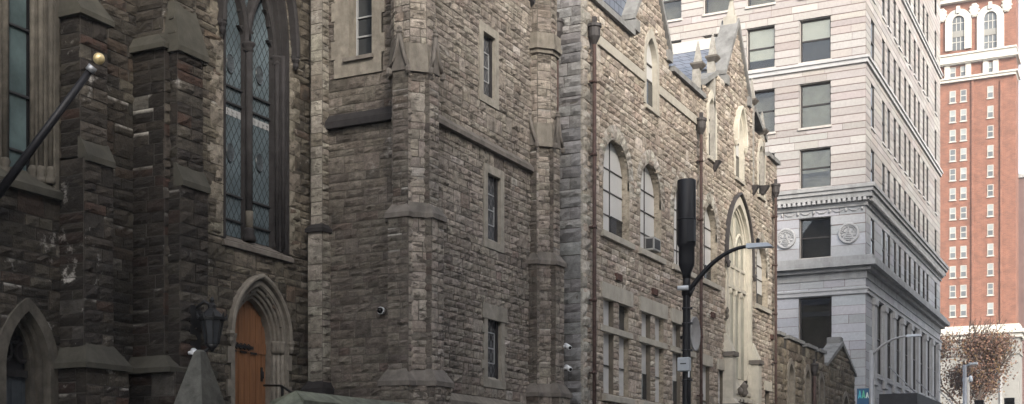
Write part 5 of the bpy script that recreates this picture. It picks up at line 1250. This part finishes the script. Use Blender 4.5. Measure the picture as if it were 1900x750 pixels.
# far lamps
for (u_, vt, Y_, lab, m_, ar) in ((1790, 677, 104., 'distant grey-green lamp post with short arm in front of the brown tree', 'galv', 1), (1795.5, 700, 106., 'shorter pale lamp post with small lantern beside the brown tree', 'hotel_sash', 0)):
    x = xat(u_, Y_); zt_ = zY(u_, vt, Y_); rr = (x, Y_, .13); t = thing('street_lamp', lab, 'street lamp', rr, 'street lamps along the kerb')
    mb = MB(); mb.lathe([(.25, .13), (.25, .6), (.17, .8), (.14, zt_)], x, Y_, 10); mb.build('pole', M[m_], t, rr); mb = MB()
    if ar: mb.tube([(x, Y_, zt_ - .1), (x + .9, Y_, zt_ + .1)], .06, 6); mb.box(x + .3, x + .95, Y_ - .15, Y_ + .15, zt_ - .0, zt_ + .14)
    else: mb.lathe([(.06, zt_ - .4), (.17, zt_ - .32), (.13, zt_ + .05), (.03, zt_ + .12)], x - .22, Y_, 8); mb.lathe([(.06, zt_ - .4), (.17, zt_ - .32), (.13, zt_ + .05), (.03, zt_ + .12)], x + .22, Y_, 8)
    mb.build('lamp_head', M['led'], t, rr)
# traffic signals at the far crossing
for u_, v_, w_, lab in ((1873, 743, .35, 'black traffic signal seen against the pale hotel base'), (1817, 747, .32, 'black traffic signal below the brown tree crown')):
    Y_ = 100.; x = xat(u_, Y_); z = zY(u_, v_, Y_); rr = (x, Y_, z - .5); t = thing('traffic_signal', lab, 'traffic light', rr, 'traffic signals at the far crossing'); mb = MB(); mb.box(x - w_, x + w_, Y_ - .15, Y_ + .15, z - .8, z + .18); mb.build('signal_housing', M['black_paint'], t, rr)
    mb = MB(); mb.tube([(x, Y_ + .2, .1), (x, Y_ + .2, z - .3)], .09, 8); mb.build('signal_pole', M['galv'], t, rr); mb = MB()
    for q in range(3): mb.tube([(x, Y_ - .15, z - .02 - q * .3), (x, Y_ - .32, z - .02 - q * .3)], .11, 8)
    mb.build('visor', M['iron'], t, rr)

# air conditioner in second arched window
ac = AW[1]; ay = ac[0] + ac[1] * .3; rr = (PX, ay, sill); t = thing('air_conditioner', 'boxy window air conditioner sticking out of an arched parish house window', 'air conditioner', rr)
mb = MB(); cyl_box(mb, PX - .25, PX + .1, ay - .2, ay + .36, sill + .06, sill + .46); mb.build('case', plain('beige_grey_case', (.3, .3, .29), .6, 0, .08), t, rr)
mb = MB(); mb.fbox(FY(ay - .2), PX - .15, PX + .06, sill + .12, sill + .4, 0, .005); mb.fbox(FX(PX + .1), ay - .15, ay + .31, sill + .12, sill + .4, 0, .006)
mb.build('grille', M['dark_coping'], t, rr)
# wall dish
dy, dz = yat(1263, PX), zX(1263, 621, PX); rr = (PX, dy, dz); t = thing('satellite_dish', 'round grey dish on the parish house wall half hidden behind the black pole', 'dish', rr); mb = MB()
k_ = 20; prof = [(.04, .3), (.3, .34), (.48, .42), (.5, .46), (.5, .5), (.46, .48), (.28, .4), (.04, .37)]
rg = [[mb.vert((PX + n, dy + r_ * cos(2 * pi * j / k_) * .95, dz + r_ * 1.08 * sin(2 * pi * j / k_))) for j in range(k_)] for r_, n in prof]
for A, B in zip(rg, rg[1:]):
    for j in range(k_): mb.f.append([A[j], A[(j + 1) % k_], B[(j + 1) % k_], B[j]]); mb.m.append(0); mb.sm.append(True)
mb.build('reflector', M['dish'], t, rr); mb = MB(); mb.tube([(PX, dy, dz - .1), (PX + .32, dy, dz)], .05, 8); mb.build('mount', M['iron'], t, rr)
# security cameras
def seccam(x, y, z, lab, d=(1, 0), dome=False):
    rr = (x, y, z); t = thing('security_camera', lab, 'camera', rr, 'security cameras on the stone walls'); mb = MB(); n = Vector((d[0], d[1], 0))
    p = Vector(rr)
    if dome:
        mb.tube([tuple(p), tuple(p + n * .1)], [.07, .08], 12); mb.build('mount', M['camera_white'], t, rr); mb = MB(); mb.tube([tuple(p + n * .1), tuple(p + n * .15), tuple(p + n * .18)], [.07, .055, .02], 12); mb.build('lens', M['camera_black'], t, rr)
    else:
        mb.tube([tuple(p), tuple(p + n * .1)], .035, 8); mb.build('mount', M['camera_white'], t, rr); mb = MB(); q = p + n * .13; f = Vector((.7, -.5, -.35)).normalized(); mb.tube([tuple(q - f * .1), tuple(q + f * .14)], .06, 10); mb.build('camera_body', M['camera_white'], t, rr); mb = MB(); mb.tube([tuple(q + f * .14), tuple(q + f * .155)], .042, 10); mb.build('lens', M['camera_black'], t, rr)
seccam(xat(710, TY - .06), TY - .05, zY(710, 578, TY), 'small dome camera on the brown side wall of the church wing', (0, -1), True)
cX = TX + .58
seccam(cX, yat(1044, cX), zX(1044, 643, cX), 'upper white bullet camera beside the grey corner wall', (1, 0))
seccam(cX, yat(1045, cX), zX(1045, 683, cX), 'lower white bullet camera beside the grey corner wall', (1, 0))
seccam(b2xb + .16, yat(350, b2xb + .15), zX(350, 655, b2xb + .15), 'white bullet camera on the dark buttress beneath the black lantern', (1, 0))
# lantern
ly = yat(357, b2xb + .05); lz = zX(357, 612, b2xb); rr = (b2xb, ly, lz); t = thing('wall_lantern', 'black iron wall lantern with crown top beside the wooden church door', 'lantern', rr)
cx_, cy_ = b2xb + .42, ly + .1
mb = MB(); mb.box(b2xb + .03, b2xb + .14, ly - .16, ly + .12, lz - .42, lz + .42); mb.tube([(b2xb + .1, ly, lz + .35), (b2xb + .28, ly + .05, lz + .5), (cx_, cy_, lz + .42)], .03, 8); mb.tube([(b2xb + .1, ly, lz - .38), (b2xb + .25, ly + .05, lz - .45), (cx_, cy_, lz - .3)], .03, 8); mb.build('bracket', M['iron'], t, rr)
mb = MB(); mb.lathe([(.1, lz - .3), (.12, lz - .27), (.2, lz + .16)], cx_, cy_, 8, smooth=False); mb.build('lantern_glass', plain('smoky_glass', (.03, .033, .037), .15, 0, .2, 3, 0), t, rr)
mb = MB()
for q in range(8): a = 2 * pi * q / 8; mb.tube([(cx_ + .12 * cos(a), cy_ + .12 * sin(a), lz - .28), (cx_ + .205 * cos(a), cy_ + .205 * sin(a), lz + .17)], .013, 5); mb.tube([(cx_ + .24 * cos(a), cy_ + .24 * sin(a), lz + .18), (cx_ + .27 * cos(a), cy_ + .27 * sin(a), lz + .28)], [.035, .008], 5)
mb.lathe([(.24, lz + .15), (.25, lz + .2), (.15, lz + .3), (.07, lz + .36), (.08, lz + .42), (.03, lz + .47), (.05, lz + .52), (.01, lz + .58)], cx_, cy_, 8, smooth=False); mb.lathe([(.02, lz - .42), (.06, lz - .36), (.13, lz - .29)], cx_, cy_, 8); mb.build('lantern_frame', M['iron'], t, rr)
# flagpole
fx0 = NX + .1; 
p0 = Vector((fx0, yat(-22, fx0), zX(-22, 385, fx0))); fX = b1x + 1.2
tipx = fX; p1 = Vector((tipx, yat(168, tipx), zX(168, 130, tipx))); rr = tuple(p0)
t = thing('flagpole', 'black flagpole without a flag slanting out from the church wall, gold ball on top', 'flagpole', rr)
mb = MB(); mb.tube([tuple(p0), tuple(p1)], [.075, .055], 12); mb.build('pole', M['black_paint'], t, rr); d = (p1 - p0).normalized()
mb = MB(); mb.tube([tuple(p1 - d * .03), tuple(p1 + d * .07)], [.075, .075], 12); mb.build('truck', M['galv'], t, rr)
q = p1 + d * .22; mb = MB(); mb.lathe([(.09 * sin(a * pi / 10) + .001, q.z - .09 * cos(a * pi / 10)) for a in range(11)], q.x, q.y, 16); mb.build('gold_ball', M['gold'], t, rr)
mb = MB(); mb.box(NX, NX + .16, p0.y - .12, p0.y + .12, p0.z - .3, p0.z + .2); mb.build('wall_bracket', M['iron'], t, rr)
# gate pier with obelisk
gx = -11.; gy = yat(371, gx); gt = zX(371, 651, gx); gb = zX(371, 765, gx); rr = (gx, gy, .13); t = thing('gate_pier', 'weathered concrete pier with a tapering obelisk top before the church', 'pier', rr)
mb = MB(); mb.frust((gx - .26, gx + .26, gy - .26, gy + .26), (gx - .055, gx + .055, gy - .055, gy + .055), gb, gt - .02); mb.frust((gx - .055, gx + .055, gy - .055, gy + .055), (gx - .03, gx + .03, gy - .03, gy + .03), gt - .02, gt + .01); mb.build('obelisk', M['concrete'], t, rr)
mb = MB(); mb.box(gx - .34, gx + .34, gy - .34, gy + .34, gb - .14, gb); mb.box(gx - .28, gx + .28, gy - .28, gy + .28, .13, gb - .14); mb.build('pier_shaft', M['concrete'], t, rr)
# boundary wall with mossy coping
bwx = -11.; by0 = yat(540, bwx); bzt = zX(600, 743, bwx); rr = (bwx, by0, .13); t = thing('boundary_wall', 'low boundary wall with greenish sloped coping in front of the church wing', 'wall', rr)
mb = MB(); wall(mb, FX(bwx + .2), by0, 30, .13, bzt - .14, (), PAL_N, relief=.04, nv=2); wall(mb, FY(by0), bwx - .2, bwx + .2, .13, bzt - .14, (), PAL_N, relief=.04); mb.box(bwx - .2, bwx + .19, by0 + .01, 30, .13, bzt - .14, 1); mb.build('wall_masonry', [M['nave_stone'], M['mortar_dark']], t, rr)
mb = MB(); mb.hexa([(bwx - .3, by0 - .1, bzt - .14), (bwx + .3, by0 - .1, bzt - .14), (bwx + .3, by0 - .1, bzt - .06), (bwx, by0 + .12, bzt + .1), (bwx - .3, by0 - .1, bzt - .06)], [(bwx - .3, 30, bzt - .14), (bwx + .3, 30, bzt - .14), (bwx + .3, 30, bzt - .06), (bwx, 30, bzt + .1), (bwx - .3, 30, bzt - .06)]); mb.build('coping', M['mossy'], t, rr)
# handrail by the door
hx = NX + .55; hy = yat(524, hx); hz_ = zX(524, 716, hx); rr = (hx, hy, .1); t = thing('handrail', 'black iron handrail end beside the wooden church door', 'handrail', rr)
mb = MB(); mb.tube([(hx, hy, .1), (hx, hy, hz_ - .05), (hx - .0, hy - .05, hz_)], .03, 8); mb.tube([(hx - .45, hy - .03, hz_ + .02), (hx - .0, hy - .05, hz_), (hx + 1.2, hy, hz_ - .7)], .025, 8); mb.tube([(hx + 1.2, hy, .1), (hx + 1.2, hy, hz_ - .7)], .025, 8); o = mb.build('rail', M['iron'], t, rr)

# =================================================================== TREE
ty_ = 126.; tx_ = xat(1788, ty_); rr = (tx_, ty_, .1); tree = thing('street_tree', 'bare-limbed autumn tree with rusty brown leaves in front of the hotel base', 'tree', rr)
mbt = MB(); tips = []
def grow(p, d, l, r, lev):
    q = p
    pts = [tuple(p)]; n = 3
    for i in range(n): d = (d + Vector((R.uniform(-.18, .18), R.uniform(-.18, .18), R.uniform(-.02, .14)))).normalized(); q = q + d * l / n; pts.append(tuple(q))
    mbt.tube(pts, [r * (1 - .3 * i / n) for i in range(n + 1)], 6 if lev < 2 else 4, caps=False)
    if lev >= 2: tips.append((q, d)); tips.append((Vector(pts[2]), d))
    if lev < 5:
        for i in range(R.choice((2, 3, 3))):
            a = R.uniform(0, 2 * pi); s = R.uniform(.35, .8); x = d.cross(Vector((.3, .9, .2))).normalized(); y = d.cross(x)
            grow(q, (d + (x * cos(a) + y * sin(a)) * s + Vector((0, 0, .12))).normalized(), l * R.uniform(.6, .76), r * .62, lev + 1)
grow(Vector((tx_, ty_, .1)), Vector((0, 0, 1)), 6.2, .26, 0)
mbt.build('trunk', M['bark'], tree, rr)
mb = MB(); lc = [(.15, .078, .055), (.19, .1, .064), (.115, .07, .052), (.21, .14, .07), (.1, .066, .054)]
for p, d in tips:
    if p.z < 3.2 or abs(p.x - tx_) > 2.7 + .5 * sin(p.z * 2.1) or p.z > 15.8: continue
    for q in range(75):
        o = p + Vector((R.gauss(0, .65), R.gauss(0, .65), R.gauss(0, .6))); s = R.uniform(.07, .15); u_ = Vector((R.gauss(0, 1), R.gauss(0, 1), R.gauss(0, 1))).normalized() * s; v_ = u_.cross(Vector((R.gauss(0, 1), R.gauss(0, 1), R.gauss(0, 1)))).normalized() * s * .7
        mb.face([tuple(o - u_), tuple(o + v_), tuple(o + u_), tuple(o - v_)], 0, jit(R.choice(lc), .25))
mb.build('crown', M['leaf'], tree, rr)

# =================================================================== GROUND
mb = MB(); mb.face([(-400, -200, -.01), (400, -200, -.01), (400, 600, -.01), (-400, 600, -.01)]); struct(mb.build('ground', M['asphalt']))
mb = MB(); mb.face([(-9, -60, .0), (-1.5, -60, .0), (-1.5, 190, .0), (-9, 190, .0)]); struct(mb.build('road', M['asphalt']))
mb = MB(); mb.box(-16.6, -9, -60, 100, -.005, .13); struct(mb.build('pavement', M['pavement']))
mb = MB(); mb.box(-1.5, 5.9, -60, 100, -.005, .13); struct(mb.build('pavement', M['pavement']))
mb = MB(); mb.box(-5.32, -5.22, -60, 100, .001, .004); mb.box(-5.08, -4.98, -60, 100, .001, .004); struct(mb.build('road_marking', M['line']))
# unseen blocks added opposite to shade the street, with a low gap for sun
for (y0, y1, h, lab) in ((-45, 21.5, 25, 'unseen tall brick block added across the street to shade the church'), (21.5, 34, 9, 'unseen low brick block added as a sun gap toward the parish house'), (34, 84, 31, 'unseen long brick block added across the street to shade the office base')):
    rr = (6, (y0 + y1) / 2, 0); t = thing('added_shade_block', lab, 'building', rr, 'unseen added shade blocks'); mb = MB(); mb.box(6, 24, y0, y1, 0, h); mb.build('block_wall', M['facing'], t, rr); mb = MB()
    z = 4.
    while z < h - 3:
        y = y0 + 1.2
        while y < y1 - 2: mb.box(5.93, 6.02, y, y + 1.5, z, z + 1.9); y += 3.1
        z += 3.6
    o = mb.build('block_windows', wg, t, rr); o['kind'] = 'stuff'

mb = MB(); mb.box(-60, 60, -60, 260, -1.5, 90); hz_o = mb.build('haze', M['iron']); struct(hz_o, 'stuff')
hm = bpy.data.materials.new('pale_air'); hm.use_nodes = True; hn = hm.node_tree; hn.nodes.remove(hn.nodes['Principled BSDF'])
pv = hn.nodes.new('ShaderNodeVolumePrincipled'); pv.inputs['Color'].default_value = (.95, .95, .97, 1); pv.inputs['Density'].default_value = .0006; pv.inputs['Anisotropy'].default_value = .2
hn.links.new(pv.outputs[0], hn.nodes['Material Output'].inputs['Volume']); hz_o.data.materials.clear(); hz_o.data.materials.append(hm)

# =================================================================== SKY, SUN, CAMERA
SX, SY, SZ = .62, -.62, .44
w = bpy.data.worlds.new('World'); sc.world = w; w.use_nodes = True; nt = w.node_tree; bg = nt.nodes['Background']
sky = nt.nodes.new('ShaderNodeTexSky'); sky.sky_type = 'NISHITA'; sky.sun_disc = False
el = atan2(SZ, sqrt(SX * SX + SY * SY)); sky.sun_elevation = el; sky.sun_rotation = atan2(SX, SY); sky.altitude = 200; sky.air_density = 1.0; sky.dust_density = 4.0; sky.ozone_density = 1.0
hs = nt.nodes.new('ShaderNodeHueSaturation'); hs.inputs['Saturation'].default_value = .45; nt.links.new(sky.outputs[0], hs.inputs['Color']); nt.links.new(hs.outputs[0], bg.inputs[0]); bg.inputs[1].default_value = .15
sd = bpy.data.lights.new('sun', 'SUN'); sd.energy = 1.5; sd.angle = radians(10); sd.color = (1, .91, .77)
so = bpy.data.objects.new('sun', sd); COL.objects.link(so); so.rotation_euler = Vector((SX, SY, SZ)).to_track_quat('Z', 'Y').to_euler()
cd = bpy.data.cameras.new('camera'); cd.sensor_fit = 'HORIZONTAL'; cd.sensor_width = 36; cd.lens = 36 * F / 1900; cd.shift_x = 0; cd.shift_y = (HZ - 375) / 1900; cd.clip_end = 2000; cd.clip_start = .1
co = bpy.data.objects.new('camera', cd); COL.objects.link(co); co.location = (0, 0, EYE); co.rotation_euler = (pi / 2, 0, TH); sc.camera = co
sc.view_settings.view_transform = 'Standard'; sc.view_settings.look = 'None'; sc.view_settings.exposure = 1.4; sc.view_settings.gamma = 1
sc.view_settings.use_curve_mapping = False
sc.cycles.max_bounces = 6

# a part that groups pieces takes the mesh of its first piece
for o in [o for o in bpy.data.objects if o.type == 'MESH' and len(o.data.vertices) == 0]:
    ch = [c for c in bpy.data.objects if c.parent == o]
    ch.sort(key=lambda c: (not any(k in c.name for k in ('window_surround', 'window_frame', 'door_leaf', 'archivolt', 'masonry', 'shaft', 'pipe_run', 'sash_frame', 'voussoir', 'lintel', 'white_arch')), -len(c.data.vertices)))
    if ch: o.data = ch[0].data; bpy.data.objects.remove(ch[0])
